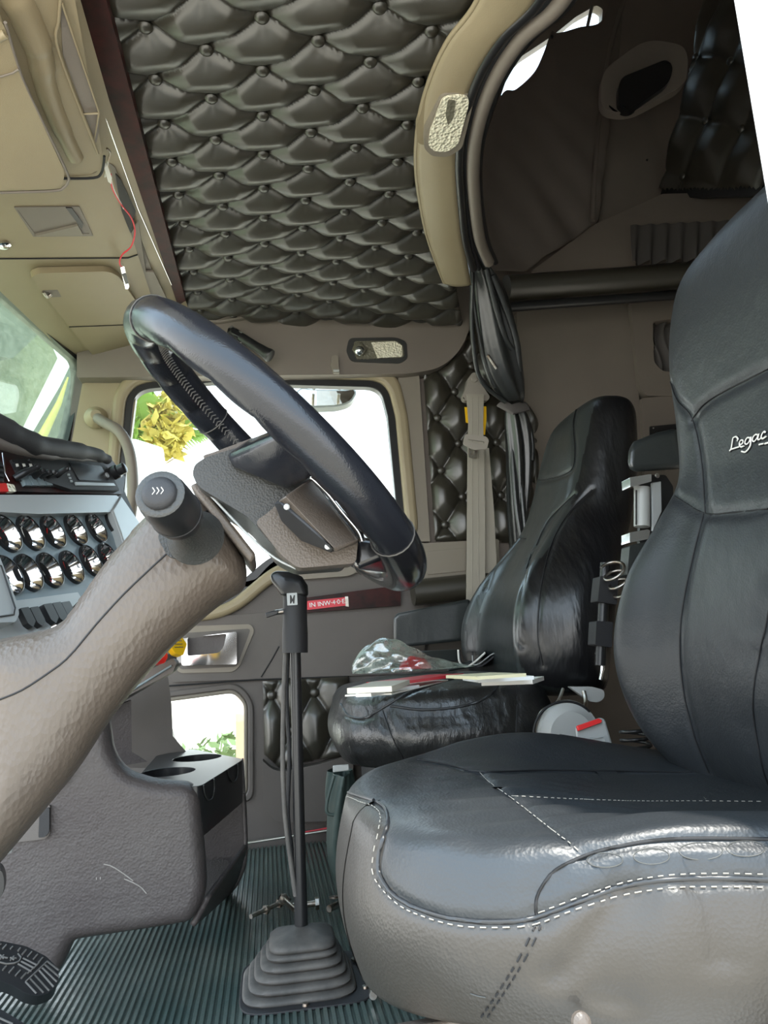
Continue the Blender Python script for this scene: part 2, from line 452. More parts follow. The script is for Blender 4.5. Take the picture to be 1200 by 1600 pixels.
def groove(o, P, w, d, direction=None):
    me = o.data; n = len(me.vertices); co = np.empty(n * 3); me.vertices.foreach_get('co', co); co = co.reshape(-1, 3)
    nr = np.empty(n * 3); me.vertices.foreach_get('normal', nr); nr = nr.reshape(-1, 3)
    Q = np.array([tuple(p - o.location) for p in P]); best = np.full(n, 1e9)
    for a, b in zip(Q[:-1], Q[1:]):
        ab = b - a; L = (ab ** 2).sum()
        if L < 1e-12 or L > .01: continue
        t = np.clip(((co - a) @ ab) / L, 0, 1); dd = ((co - a - t[:, None] * ab) ** 2).sum(1); best = np.minimum(best, dd)
    f = np.exp(-best / (w * w)) * d; co -= nr * f[:, None]
    me.vertices.foreach_set('co', co.ravel()); me.update()
def text_mesh(s, size, depth=.0006, align='CENTER'):
    cu = bpy.data.curves.new('txt', 'FONT'); cu.body = s; cu.size = size; cu.extrude = depth; cu.align_x = align; cu.align_y = 'CENTER'; cu.resolution_u = 3
    o = bpy.data.objects.new('txt', cu); COL.objects.link(o); dg = bpy.context.evaluated_depsgraph_get(); dg.update()
    me = bpy.data.meshes.new_from_object(o.evaluated_get(dg)); V = [v.co.copy() for v in me.vertices]; Fc = [tuple(p.vertices) for p in me.polygons]
    bpy.data.objects.remove(o); bpy.data.meshes.remove(me); bpy.data.curves.remove(cu); return V, Fc
def text(name, s, size, P, U, V_, m, parent, depth=.0006):
    V, Fc = text_mesh(s, size, depth); N = U.cross(V_)
    return mesh(name, [Vector(P) + U * v.x + V_ * v.y + N * v.z for v in V], Fc, m, parent, smooth=False)
def struct(o): o['kind'] = 'structure'; return o

# ================================================================== SETTING
FZ = .11        # cab floor level
WY = 1.95       # passenger side wall
# ribbed floor mat
def floor_mesh():
    V = []; Fc = []; x0, x1, y0, y1 = -.62, .72, .42, 1.93; pit = .0098; n = int((x1 - x0) / pit); prof = []
    for i in range(n):
        x = x0 + i * pit
        prof += [(x, 0), (x + pit * .3, 0), (x + pit * .42, .0035), (x + pit * .86, .0035)]
    ys = [y0 + (y1 - y0) * k / 24 for k in range(25)]
    for y in ys:
        for (x, z) in prof: V.append((x + .004 * math.sin(y * 5) * (x + .2), y, FZ + z + .002 * math.sin(x * 9 + y * 7)))
    w = len(prof)
    for j in range(len(ys) - 1):
        for i in range(w - 1): Fc.append((j * w + i, j * w + i + 1, (j + 1) * w + i + 1, (j + 1) * w + i))
    return mesh('floor', V, Fc, 'mat', ang=25)
fl = struct(floor_mesh())
box('floor_base', (.3, 1.15, FZ - .045), (2.4, 1.7, .06), 'black_matte', fl)

# --- tufting
def tuft(name, loop, O, U, V_, N, a, b, shear, off, h, m, parent=None, step=.005, edge=.012, pad=0.0, pleat=1.0, btn=.0085, holes=()):
    """loop: plane coordinates. Buttons sit at integer (p, q), folds run between them; N is the outward normal"""
    O, U, V_, N = Vector(O), Vector(U), Vector(V_), Vector(N)
    L = np.array([(p[0], p[1]) for p in loop]); x0, y0 = L.min(0); x1, y1 = L.max(0)
    nx = int((x1 - x0) / step) + 2; ny = int((y1 - y0) / step) + 2
    X, Y = np.meshgrid(np.linspace(x0, x1, nx), np.linspace(y0, y1, ny))
    def inside(X, Y):
        c = np.zeros(X.shape, bool); j = len(L) - 1
        for i in range(len(L)):
            cond = (L[i, 1] > Y) != (L[j, 1] > Y); dy = L[j, 1] - L[i, 1]
            if abs(dy) > 1e-12: c ^= cond & (X < (L[j, 0] - L[i, 0]) * (Y - L[i, 1]) / dy + L[i, 0])
            j = i
        return c
    def edged(X, Y):
        d = np.full(X.shape, 1e9)
        for i in range(len(L)):
            p, q = L[i - 1], L[i]; ab = q - p; l2 = (ab ** 2).sum()
            if l2 < 1e-12: continue
            t = np.clip(((X - p[0]) * ab[0] + (Y - p[1]) * ab[1]) / l2, 0, 1)
            d = np.minimum(d, np.hypot(X - p[0] - t * ab[0], Y - p[1] - t * ab[1]))
        return d
    xx = (X - off[0]); yy = (Y - off[1]) + shear * xx
    wob = .004 * np.sin(X * 37 + 1) * np.sin(Y * 31)
    P = xx / a + (yy + wob) / b; Q = xx / a - (yy - wob) / b
    s = np.abs(np.sin(np.pi * P) * np.sin(np.pi * Q))
    fp = np.abs(P - np.round(P)); fq = np.abs(Q - np.round(Q))
    fold = np.minimum(fp, fq)
    H = .50 * s ** .66 + .14 * np.sin(np.clip(fold / .13, 0, 1) * np.pi / 2)
    # distance to nearest button
    dmin = np.full(X.shape, 1e9); ang = np.zeros(X.shape)
    for dp in (-1, 0, 1):
        for dq in (-1, 0, 1):
            pp = np.round(P) + dp; qq = np.round(Q) + dq
            bx = (pp + qq) / 2 * a; by = (pp - qq) / 2 * b
            d = np.hypot(xx - bx, yy - by); k = d < dmin; dmin = np.where(k, d, dmin); ang = np.where(k, np.arctan2(yy - by, xx - bx), ang)
    R = min(a, b) * .42
    H += .42 * (1 - np.exp(-(dmin / R) ** 1.6))
    H += pleat * .017 * np.cos(ang * 9 + np.sin(P * 5 + Q * 3)) * np.exp(-((dmin - .38 * R) / (.22 * R)) ** 2) * (.6 + .4 * np.sin(P * 13.7 + Q * 7.1))
    e = np.clip(edged(X, Y) / edge, 0, 1); H *= (1 - (1 - e) ** 2) ** .5
    H = H * h + pad
    ins = inside(X, Y); vid = -np.ones(X.shape, int); V = []; Fc = []
    cell = ins[:-1, :-1] & ins[1:, :-1] & ins[:-1, 1:] & ins[1:, 1:]
    for j in range(ny - 1):
        for i in range(nx - 1):
            if cell[j, i]:
                f = []
                for (jj, ii) in ((j, i), (j, i + 1), (j + 1, i + 1), (j + 1, i)):
                    if vid[jj, ii] < 0: vid[jj, ii] = len(V); V.append(O + U * X[jj, ii] + V_ * Y[jj, ii] + N * H[jj, ii])
                    f.append(vid[jj, ii])
                Fc.append(tuple(f))
    o = mesh(name, V, Fc, m, parent, ang=80)
    proto = None; cnt = 0
    prof = [(btn * .3, 0), (btn, .0005), (btn * 1.05, .003), (btn * .85, .0062), (btn * .45, .008), (.0002, .0084)]
    for pp in range(-30, 31):
        for qq in range(-30, 31):
            bx = (pp + qq) / 2 * a; by = (pp - qq) / 2 * b - shear * bx
            x, y = bx + off[0], by + off[1]
            A = np.array([[x]]); B = np.array([[y]])
            if inside(A, B)[0, 0] and edged(A, B)[0, 0] > .013:
                p = O + U * x + V_ * y + N * (h * .22 + pad)
                if proto is None:
                    proto = lathe('button', prof, p, N, 'vinyl', o, n=14); pl = proto.location - p
                elif cnt < 99: copy_to(proto, p + pl, o)
                cnt += 1
    return o
CZ = 1.47
ceil_loop = pxs('60 -190, 130 0, 285 492, 420 505, 560 475, 705 450, 660 270, 655 180, 700 60, 745 0, 800 -190')
cl = []
for p in ceil_loop:
    q = at(p[0], p[1], Z=CZ); cl.append((q.x, min(q.y, 1.93)))
cl = rounded([(-.255, .36), (-.215, 1.93), (.58, 1.93), (.50, 1.70), (.36, 1.35), (.33, 1.10), (.36, .86), (.40, .36)][::-1], .01)
ceiling = struct(tuft('ceiling', cl, (0, 0, CZ + .012), (1, 0, 0), (0, 1, 0), (0, 0, -1), .168, .1, .2, (-.157, .956), .030, 'vinyl', step=.003, edge=.02, pleat=1.3, btn=.0105))
box('roof_skin', (-.15, 1.15, CZ + .05), (.9, 1.75, .04), 'white', ceiling)

# --- header and edges at the ceiling's far side
hd = slab('wall_passenger', '120 480, 290 497 60, 335 497, 440 478 40, 600 452, 692 438, 735 440, 736 505, 722 545 40, 690 575 30, 640 584 20, 120 590', [],
          (0, 1.90, 0), (0, -1, 0), .06, 'tan_dark', r=6e-3, bevel=.008, seg=3)
struct(hd)
slab('outer_wall', '625 380, 830 380, 830 1400, 640 1400, 640 1000, 676 905', [], (0, 1.995, 0), (0, -1, 0), .02, 'post', hd)
hp = slab('header_lip', '300 492, 345 492, 450 474, 600 449, 690 434, 735 436, 735 444, 690 442, 600 458, 440 486, 345 503, 300 503', [], (0, 1.885, 0), (0, -1, 0), .03, 'tan_dark', hd, bevel=.004)

# --- arch between cab and sleeper: inner and outer edges
def band_strip(name, E1, E2, z1, z2, m, parent=None, n=8, th=.012):
    A = catmull([at(p[0], p[1], Z=z1) for p in pxs(E1)], n); B = catmull([at(p[0], p[1], Z=z2) for p in pxs(E2)], n)
    def smp(L, t):
        f = t * (len(L) - 1); i = min(int(f), len(L) - 2); return L[i].lerp(L[i + 1], f - i)
    return grid(name, lambda u, v: smp(A, v).lerp(smp(B, v), u) - Vector((0, 0, .006 * math.sin(math.pi * u))), 7, 90, m, parent, th=th)
arch = band_strip('trim_1', '790 -120, 745 0, 700 62, 672 122, 655 185, 650 250, 656 310, 670 375, 694 440', '900 -120, 836 0, 778 60, 740 122, 720 190, 714 250, 717 310, 724 375, 736 442', 1.445, 1.43, 'tan')
struct(arch)
E1 = [at(p[0], p[1], Z=1.444) for p in pxs('790 -120, 745 0, 700 62, 672 122, 655 185, 650 250, 656 310, 670 375, 694 440')]
tube('edge_lip', [p + Vector((0, 0, -.002)) for p in E1], .0045, 'tan', arch, cat=8)
# raised square pad of the lamp on the band
slab('lamp_pad', '672 126, 738 122, 745 150, 700 236, 652 224, 650 200', [], at(700, 180, Z=1.436), (0, -.05, -1), .014, 'tan', arch, r=.008, bevel=.003)
def edge_tube(name, s, z, r, m, parent, flat=None):
    return tube(name, [at(p[0], p[1], Z=z) for p in pxs(s)], r, m, parent, cat=8)
edge_tube('seal', '905 -120, 842 0, 784 60, 746 122, 724 190, 717 250, 720 310, 727 375, 740 420', 1.428, .009, 'black', arch)
edge_tube('seal', '920 -120, 856 0, 796 60, 757 122, 735 190, 727 250, 729 310, 735 375, 748 420', 1.435, .006, 'black_matte', arch)
t2 = struct(edge_tube('trim_2', '940 -120, 878 0, 812 62, 770 130, 746 200, 739 260, 742 320, 750 375, 764 410', 1.43, .0125, 'tan_dark', None))
edge_tube('inner_seal', '958 -120, 893 0, 826 62, 782 130, 757 200, 748 260, 751 320, 760 375, 774 410', 1.44, .007, 'black', t2)

# --- passenger door: one moulded panel with two window openings
WIN = '203 603 30, 330 590, 450 594, 600 598 28, 613 650, 630 832 22, 520 855, 430 872 30, 350 940 20, 150 960 20, 186 780'
PEEP = '258 1096 6, 366 1082 18, 382 1100 8, 382 1240 10, 310 1230 30, 266 1150 40'
DP = (0, WY, 0); DN = (0, -1, 0)
def scl(s):  # pixel loop with radii -> metres for radii
    v = []
    for g in s.split(','):
        f = [float(t) for t in g.split()]
        v.append((f[0], f[1], f[2] if len(f) > 2 else 3))
    return v
door = slab('door_1', [(110, 560, 0), (655, 575, 0), (670, 850, 0), (672, 905, 0), (640, 1000, 0), (640, 1335, 0), (110, 1390, 0)], [scl(WIN), scl(PEEP)], DP, DN, .05, 'door', hr=.001, r=.001, rn=6)
struct(door)
def inset(L, k):
    R = []; n = len(L); ar = sum(L[i - 1][0] * L[i][1] - L[i][0] * L[i - 1][1] for i in range(n)); sg = 1 if ar > 0 else -1
    for i in range(n):
        a, b, c = Vector(L[i - 1][:2]), Vector(L[i][:2]), Vector(L[(i + 1) % n][:2])
        u = (b - a).normalized(); v = (c - b).normalized(); n1 = Vector((-u.y, u.x)) * sg; n2 = Vector((-v.y, v.x)) * sg
        m_ = (n1 + n2); m_ = m_ / max(m_.length_squared / 2, .5)
        p = b + m_ * k; R.append((p.x, p.y, max(1, (L[i][2] if len(L[i]) > 2 else 0) - k * .8)))
    return R
win = scl(WIN); peep = scl(PEEP)
wt = slab('window_1', inset(win, -26), [inset(win, -6)], (0, WY - .028, 0), DN, .045, 'tan', r=.001, bevel=.012, seg=4, rn=8)
struct(wt)
slab('gasket', inset(win, -10), [inset(win, 7)], (0, WY - .012, 0), DN, .03, 'black', wt, r=.001, bevel=.002, rn=8)
slab('window_glass', inset(win, -2), [], (0, WY + .02, 0), DN, .004, 'glass', wt, r=.001, rn=8)
pt = slab('window_2', inset(peep, -5), [inset(peep, 1)], (0, WY - .006, 0), DN, .04, 'post', r=.001, bevel=.003, rn=8)
struct(pt)
slab('peep_frame', inset(peep, -15), [inset(peep, -5)], (0, WY - .006, 0), DN, .02, 'door', pt, r=.001, bevel=.004, rn=8)
slab('peep_glass', inset(peep, -2), [], (0, WY + .02, 0), DN, .004, 'glass', pt, r=.001, rn=8)
# panel above lower trim, mouldings
slab('upper_panel', '318 925, 478 905, 672 880, 672 850, 640 845, 560 850, 430 872 30, 400 905', [], (0, WY - .012, 0), DN, .02, 'post', door, r=.01, bevel=.004)
slab('armrest_panel', '270 968, 400 958, 672 928, 660 1052, 270 1066', [], (0, WY - .008, 0), DN, .02, 'door', door, r=.006, bevel=.003)
slab('ledge_recess', '478 905 4, 545 900 8, 556 895 8, 556 888 6, 478 890', [], (0, WY - .016, 0), DN, .01, 'post', door, r=.004, bevel=.002)
slab('wood_strip', '470 935, 626 914, 626 946, 470 958', [], (0, WY - .024, 0), DN, .02, 'wood', door, r=.001, bevel=.001)
tube('panel_seam', [at(p[0], p[1], Y=WY - .0085) for p in pxs('436 1010, 425 1030, 408 1058')], .0018, 'seam', door)
tube('lower_seam', [at(p[0], p[1], Y=WY - .0085) for p in pxs('262 1072, 400 1062, 545 1057')], .002, 'seam', door)
slab('post_panel', '622 588, 655 586, 672 846, 638 846', [], (0, WY - .02, 0), DN, .03, 'post', door, r=.002, bevel=.003)
slab('pillar_panel', '130 592, 190 586 10, 196 600, 182 800, 100 800, 112 690', [], (0, WY - .008, 0), DN, .02, 'tan', door, r=.002, bevel=.002)
# handle
slab('handle_recess', '270 985, 300 978, 392 975 10, 398 985, 375 1040, 365 1050 10, 280 1052, 272 1040', [], (0, WY - .012, 0), DN, .012, 'post', door, r=.012, bevel=.002)
slab('handle_recess', '274 990, 392 982, 370 1042, 280 1046', [], (0, WY - .013, 0), DN, .003, 'door', door, r=.01)
hnd = slab('door_handle', '282 998, 370 987, 370 1038, 284 1040', ['293 996, 354 990, 350 1010 5, 342 1020, 293 1025'], (0, WY - .035, 0), DN, .022, 'chrome', door, r=.006, hr=.006, bevel=.005, seg=4)
slab('handle_cup', '294 998, 352 990, 350 1024, 294 1028', [], (0, WY - .0155, 0), DN, .003, 'knee', door, r=.003)
# red badge on the wood
bd = slab('badge', '480 939, 540 933, 542 946, 480 953', [], (0, WY - .028, 0), DN, .003, 'redtag', door, r=.0005)
b0 = at(484, 946, Y=WY - .0285); b1 = at(538, 939.5, Y=WY - .0285); U_ = (b1 - b0).normalized()
text('badge_lettering', 'IN INW·4·0·E', .0165, (b0 + b1) / 2 + Vector((0, -.001, 0)), U_, Vector((0, -1, 0)).cross(U_) * -1 if False else Vector((-U_.z, 0, U_.x)), 'white', bd)
slab('badge_edge', '539 932, 544 932, 545 948, 540 947', [], (0, WY - .0285, 0), DN, .003, 'steel', bd)
# lower tufted panel and map pocket
def ptuft(name, s, Y, a, b, offpx, h, m, parent, btn=.0085, step=.004, shear=0, pleat=1.2, r=.01):
    O = at(*pxs(s)[0][:2], Y=Y); L = []
    for p in pxs(s):
        q = at(p[0], p[1], Y=Y) - O; L.append((q.x, q.z))
    q = at(offpx[0], offpx[1], Y=Y) - O
    L = rounded(L, r)
    return tuft(name, L, O, (1, 0, 0), (0, 0, 1), (0, -1, 0), a, b, shear, (q.x, q.z), h, m, parent, step=step, edge=.02, btn=btn, pleat=pleat)
ptuft('tufted_pad', '408 1062, 548 1056, 552 1180, 470 1192, 435 1202, 412 1180', WY - .012, .108, .176, (424, 1086), .035, 'vinyl', door, btn=.011)
mp = slab('map_pocket', '410 1188 3, 425 1202, 440 1206, 500 1194, 552 1178, 552 1282, 430 1286 20, 412 1260', [], (0, WY - .045, 0), DN, .05, 'door', door, r=.012, bevel=.012, seg=4)
# rear post tufted panel
tp = struct(ptuft('trim_3', '660 582, 690 575, 722 548, 735 505, 792 505, 802 600, 840 660, 840 848, 676 846', WY - .005, .111, .153, (715, 694), .038, 'vinyl', None, btn=.0105, shear=-.02))
lp = slab('trim_4', '658 849, 780 842, 780 912, 660 912', [], (0, WY - .03, 0), DN, .05, 'post', r=.008, bevel=.005); struct(lp)
slab('panel_inset', '665 862, 728 856, 728 892, 667 898', [], (0, WY - .034, 0), DN, .006, 'post', lp, r=.006, bevel=.003)
tube('padded_roll', [at(645, 926, Y=WY - .05), at(740, 916, Y=WY - .05), at(800, 910, Y=WY - .05)], .034, 'vinyl', lp, n=16)
slab('lower_panel', '640 945, 800 925, 800 1100, 640 1100', [], (0, WY, 0), DN, .03, 'door', lp)
# sill
sl = slab('baseboard_passenger', '100 1345, 382 1312, 515 1290, 660 1270, 660 1286, 515 1306, 380 1334, 100 1370', [], (0, WY - .03, 0), (0, -1, .35), .03, 'alu', r=.001, bevel=.003); struct(sl)
tube('sill_step', [at(p[0], p[1], Y=WY - .045) for p in pxs('200 1340, 382 1318, 515 1297')], .003, 'alu', sl)
slab('red_strip', '470 1300, 515 1292, 660 1272, 660 1277, 515 1299, 470 1306', [], (0, WY - .064, 0), (0, -1, .3), .003, 'redtag', sl)

# --- overhead console above the windshield
OP = Vector((-.5, 1.9, 1.362)); ON = Vector((.30, .0, -1)).normalized()
oh = slab('wall_front', '-260 -60, 118 -60, 300 500, 290 560, 215 590, 120 570, 0 455, -260 215', [], OP, ON, .03, 'tan')
struct(oh)
def ohp(px, py, lift=0):
    return onp(px, py, OP + ON * lift, ON)
# thick rear lump of the console (near part) with its recesses
lump = slab('overhead_shelf', '-200 -60, 107 -60, 160 240, 157 262 10, 146 274 10, 105 277, -200 277', [], OP + ON * .045, ON, .05, 'tan', oh, r=.012, bevel=.014, seg=4)
slab('shelf_recess', '92 0, 96 40, 98 85, 150 225, 155 205, 155 180, 97 8', [], OP + ON * .047, ON, .004, 'tan_dark', oh, r=.004)
tube('recess_edge', [ohp(p[0], p[1], .05) for p in pxs('97 -20, 92 30, 93 85, 153 240')], .0022, 'tan', oh, cat=5)
tube('recess_edge', [ohp(p[0], p[1], .05) for p in pxs('97 5, 155 175, 147 220, 130 178, 155 177')], .0018, 'tan', oh)
tube('visor_cradle', [ohp(p[0], p[1], .042) for p in pxs('-40 -60, 20 -8, 50 50, 62 85, 70 130, 92 190, 118 245')], [.016, .02, .02, .018, .016, .015, .013], 'tan', oh, cat=6, n=14)
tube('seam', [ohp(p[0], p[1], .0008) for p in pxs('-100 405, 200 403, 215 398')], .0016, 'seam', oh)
tube('shelf_gap_shade', [ohp(p[0], p[1], .047) for p in pxs('96 279, 146 278, 158 271, 162 256, 163 244')], .0022, 'seam', oh, cat=4)  # dark tube: seam below the shelf, with its shadow line painted in
# pocket with its finger latch
slab('pocket', '22 324, 124 323, 146 369, 52 370', ['27 328, 120 327, 140 365, 55 366'], OP + ON * .002, ON, .006, 'tan_dark', oh, r=.002)
slab('pocket_floor', '26 327, 120 326, 142 367, 54 368', [], OP + ON * .0012, ON, .002, 'tan_dark', oh)
slab('pocket_wedge', '55 369, 122 353, 130 368', [], OP + ON * .006, ON, .006, 'post', oh)
slab('pocket_slot', '103 325, 112 325, 130 350, 128 358', [], OP + ON * .004, ON, .004, 'black', oh)
lk = lathe('lock', [(.001, 0), (.011, 0), (.012, .004), (.008, .006), (.001, .006)], ohp(6, 382, .001), ON, 'chrome', oh)
# strip at the ceiling edge
wd = slab('trim_5', '98 -60, 150 -60, 290 470, 278 478', [], (0, 1.2, 1.443), (0, 0, -1), .02, 'wood', r=.001, bevel=.002); struct(wd)
slab('shelf_lip', '88 -60, 108 -60, 284 478, 262 478, 196 340, 160 240', [], (0, 1.2, 1.452), (0, 0, -1), .015, 'tan_dark', wd, bevel=.001)
tube('metal_edge', [at(p[0], p[1], Z=1.4405) for p in pxs('101 -60, 110 0, 160 170, 215 325, 268 445')], .0014, 'chrome', wd)
slab('cubby', '165 250, 180 262, 238 425, 245 478, 226 478, 185 370', [], (0, 1.4, 1.434), (0, 0, -1), .004, 'tan_dark', wd, r=.004)
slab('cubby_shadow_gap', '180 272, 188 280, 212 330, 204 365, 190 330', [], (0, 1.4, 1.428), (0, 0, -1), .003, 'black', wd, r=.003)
slab('cubby_cover', '216 345, 228 425, 240 425, 262 470, 246 478, 205 365', [], (0, 1.4, 1.428), (0, 0, -1), .004, 'tan_dark', wd, r=.003)

# --- windshield
WS0 = Vector((-.483, 1.9, 1.354)); 
wn = Vector((1, -.197, -.12)).normalized()
wsl = [(-400, 90, 0), (0, 455, .0), (126, 568, 30), (128, 600, 14), (106, 690, 3), (100, 800, 0), (-400, 800, 0)]
fr = slab('window_3', [(-400, 60, 0), (6, 440, 0), (140, 556, 34), (136, 610, 14), (116, 800, 0), (-400, 830, 0)], [wsl], WS0, wn, .03, 'black', r=.001, hr=.001, bevel=.003); struct(fr)
slab('windshield_glass', [(-400, 70, 0), (0, 445, 0), (134, 562, 30), (130, 610, 12), (104, 810, 0), (-400, 820, 0)], [], WS0 - wn * .012, wn, .004, 'dusty', fr, r=.001)
slab('front_pillar', '128 580, 215 584, 215 600, 190 800, 100 800, 110 700, 132 600', [], (-.4, 1.942, 0), (.06, -1, 0), .03, 'tan', oh, r=.004)

# --- sleeper compartment
def wallbox(name, x0, x1, y0, y1, z0, z1, m, parent=None):
    return box(name, ((x0 + x1) / 2, (y0 + y1) / 2, (z0 + z1) / 2), (x1 - x0, y1 - y0, z1 - z0), m, parent)
SW = 1.96
SLWIN = '775 150, 800 90, 862 45, 905 8, 945 8, 940 60, 880 100, 800 170'
sw = slab('wall_sleeper', [(660, 1300, 0), (660, 860, 0), (640, 430, 0), (540, -700, 0), (1700, -700, 0), (1600, 1500, 0), (660, 1500, 0)], ['782 152, 798 104, 816 87, 862 57, 900 26, 932 8, 942 14, 938 60, 880 110, 800 170'], (0, SW, 0), DN, .03, 'sleeper', r=.001, hr=.01); struct(sw)
slab('side_window_glass', '770 160, 800 80, 855 30, 905 0, 950 0, 945 70, 880 120, 800 180', [], (0, SW + .02, 0), DN, .004, 'glass', sw)
tube('window_bar', [at(925, 10, Y=SW - .005), at(917, 45, Y=SW - .005)], .006, 'tan_dark', sw)
bk = at(1031, 303, Y=SW)
back = slab('wall_rear', '1118 -60, 1031 310, 1180 305, 1600 300, 1600 -300, 1170 -300', [], bk, (-1, -.25, 0), .03, 'black_matte'); struct(back)
wallbox('rear_panel', 1.75, 1.79, .3, 2.0, 0, 2.82, 'sleeper', back)
wallbox('sleeper_roof', .27, 1.8, .3, 2.05, 2.80, 2.84, 'sleeper', back)
wallbox('sleeper_front_wall', .27, .30, .36, 2.0, 1.49, 2.82, 'sleeper', back)
# near outer wall of the sleeper: the white painted edge of the door opening
nw = at(1183, 215, Y=.40).x
ow = wallbox('wall_driver', nw, 1.8, .39, .40, -.35, 2.82, 'white'); struct(ow)
wallbox('roof_rail', -.6, nw, .34, .42, 1.46, 1.55, 'white', ow)
wallbox('sleeper_corner', .26, nw + .02, .36, .41, 1.46, 2.82, 'white', ow)
wallbox('side_sill', -.6, nw + .1, .33, .41, -.02, .10, 'white', ow)
# back wall tufting
Pb = bk
ub, vb, nb = basis((-1, -.25, 0)); nb = nb
def onback(px, py):
    q = onp(px, py, Pb, nb) - Pb; return (q.dot(ub), q.dot(vb))
L = [onback(*p) for p in pxs('1104 -5, 1034 300, 1260 296, 1260 -20')]
ho = tuft('tufted_back_panel', L, Pb, ub, vb, nb, .22, .22, 0, onback(1090, 90), .03, 'vinyl', back, step=.008, btn=.011)
# ledge with gathered pocket
LG0 = at(1030, 350, Y=1.84)
led = slab('shelf_ledge', '930 350, 1035 303, 1200 298, 1200 420, 1000 420, 830 424', [], LG0, (-.2, -1, .35), .04, 'sleeper', sw, r=.004, bevel=.003)
def gath(u, v):
    p = onp(985 + u * 160, 352 + v * 60 - u * 8, LG0 + Vector((0, -.02, 0)), (-.2, -1, .35)); return p + Vector((0, -1, 0)) * (.012 * math.sin(u * 42 + v) * (.3 + v))
grid('gathered_pocket', gath, 90, 12, 'cloth_grey', sw)
# bunk edge roll
tube('bunk_edge', [at(790, 452, Y=1.80), at(960, 440, Y=1.80), at(1140, 424, Y=1.80)], [.045] * 3, 'vinyl', sw, n=20, flat=.8, up=(0, 0, 1))
tube('bunk_rail', [at(790, 480, Y=1.80), at(1140, 455, Y=1.80)], .014, 'black', sw, n=10)
slab('locker_panel', '808 486, 982 470, 1006 690, 1010 1000, 800 1000', [], (0, SW - .03, 0), DN, .03, 'tan_dark', sw, r=.004, bevel=.004)
cub = slab('cubby_panel', '985 470, 1120 458, 1120 620, 1010 618, 1000 605', ['1020 502, 1120 490, 1120 585, 1035 580, 1022 566'], (0, SW - .05, 0), DN, .05, 'tan_dark', sw, r=.012, hr=.012, bevel=.008, seg=3)
def gc(u, v):
    p = at(1018 + u * 80, 500 + v * 84, Y=SW - .02); return p + Vector((0, -.012 * math.sin(u * 30 + 3 * math.sin(v * 5)) - .01 * math.sin(v * 3), 0))
grid('cubby_net', gc, 60, 20, 'cloth_grey', sw)
slab('outlet_panel', '1003 622, 1120 612, 1120 900, 1012 900', [], (0, SW - .045, 0), DN, .03, 'tan_dark', sw, r=.003, bevel=.003)
slab('outlet', '1016 666, 1060 662, 1060 690, 1016 692', [], (0, SW - .05, 0), DN, .01, 'black', sw, r=.002, bevel=.001)
lathe('outlet_screw', [(.0005, 0), (.003, 0), (.002, .002), (.0004, .0022)], at(1021, 669, Y=SW - .0505), (0, -1, 0), 'chrome', sw, n=10)
# roof side panel with dark lamp pod
slab('pod_surround', '940 110 , 1010 60, 1075 70, 1075 130, 985 178, 938 172', [], (0, SW - .03, 0), (-.2, -1, 0), .03, 'sleeper', sw, r=.045, bevel=.012, seg=4)
slab('pod', '972 120, 1042 92 , 1052 104, 1046 130, 985 172, 966 166, 966 135', [], (0, SW - .05, 0), (-.2, -1, 0), .03, 'black', sw, r=.035, bevel=.01, seg=4)
def screws(s, Y, parent):
    for p in pxs(s): lathe('screw', [(.0004, 0), (.004, 0), (.003, .002), (.0004, .0025)], at(p[0], p[1], Y=Y), (0, -1, 0), 'black', parent, n=10)
screws('939 180, 1011 250, 938 290, 1019 323, 1107 323, 871 400, 858 388', SW - .002, sw)

# ================================================================== SEATS
def interp(tab, t):
    for (a, b) in zip(tab[:-1], tab[1:]):
        if t <= b[0]:
            f = (t - a[0]) / (b[0] - a[0]); f = f * f * (3 - 2 * f) if False else f
            return [x + (y - x) * f for x, y in zip(a[1:], b[1:])]
    return list(tab[-1][1:])
def smooth_tab(tab, t):
    """catmull interpolation of a table"""
    ts = [r[0] for r in tab]; i = max(0, min(len(ts) - 2, sum(1 for q in ts if q <= t) - 1))
    f = (t - ts[i]) / (ts[i + 1] - ts[i]); A = tab[max(i - 1, 0)][1:]; B = tab[i][1:]; C_ = tab[i + 1][1:]; D = tab[min(i + 2, len(tab) - 1)][1:]
    return [.5 * (2 * b + (c - a) * f + (2 * a - 5 * b + 4 * c - d) * f * f + (3 * b - a - 3 * c + d) * f ** 3) for a, b, c, d in zip(A, B, C_, D)]
def backrest(name, tab, yc, m, parent, ny=150, ns=150, n=3.2, bol=.02, bw=.75, seats=None):
    """tab rows: (t, X of the front face centre, Z, half width, thickness, bolster)"""
    def fn(u, v):
        e = min(v, 1 - v) ; 
        X, Z, w, th, bo = smooth_tab(tab, v)
        a = 2 * math.pi * u; c, s = math.cos(a), math.sin(a)
        cap = 1.0
        if v > .93: cap = math.sqrt(max(0, 1 - ((v - .93) / .07) ** 2))
        if v < .04: cap = math.sqrt(max(0, 1 - ((.04 - v) / .04) ** 2))
        y = w * (.25 + .75 * cap if 0 < v < 1 else .25) * math.copysign(abs(c) ** (2 / n), c)
        y *= 1 if 0 < v < 1 else .5
        d = math.copysign(abs(s) ** (2 / 2.6), s)
        q = abs(y) / w
        f = bo * math.exp(-((q - bw) / .2) ** 2) * (1 if d > 0 else 0)
        x = X + th / 2 - d * (th / 2) * (.15 + .85 * cap) - f * max(d, 0)
        return Vector((x, yc + y, Z))
    return grid(name, fn, ny, ns, m, parent, closed_u=True)
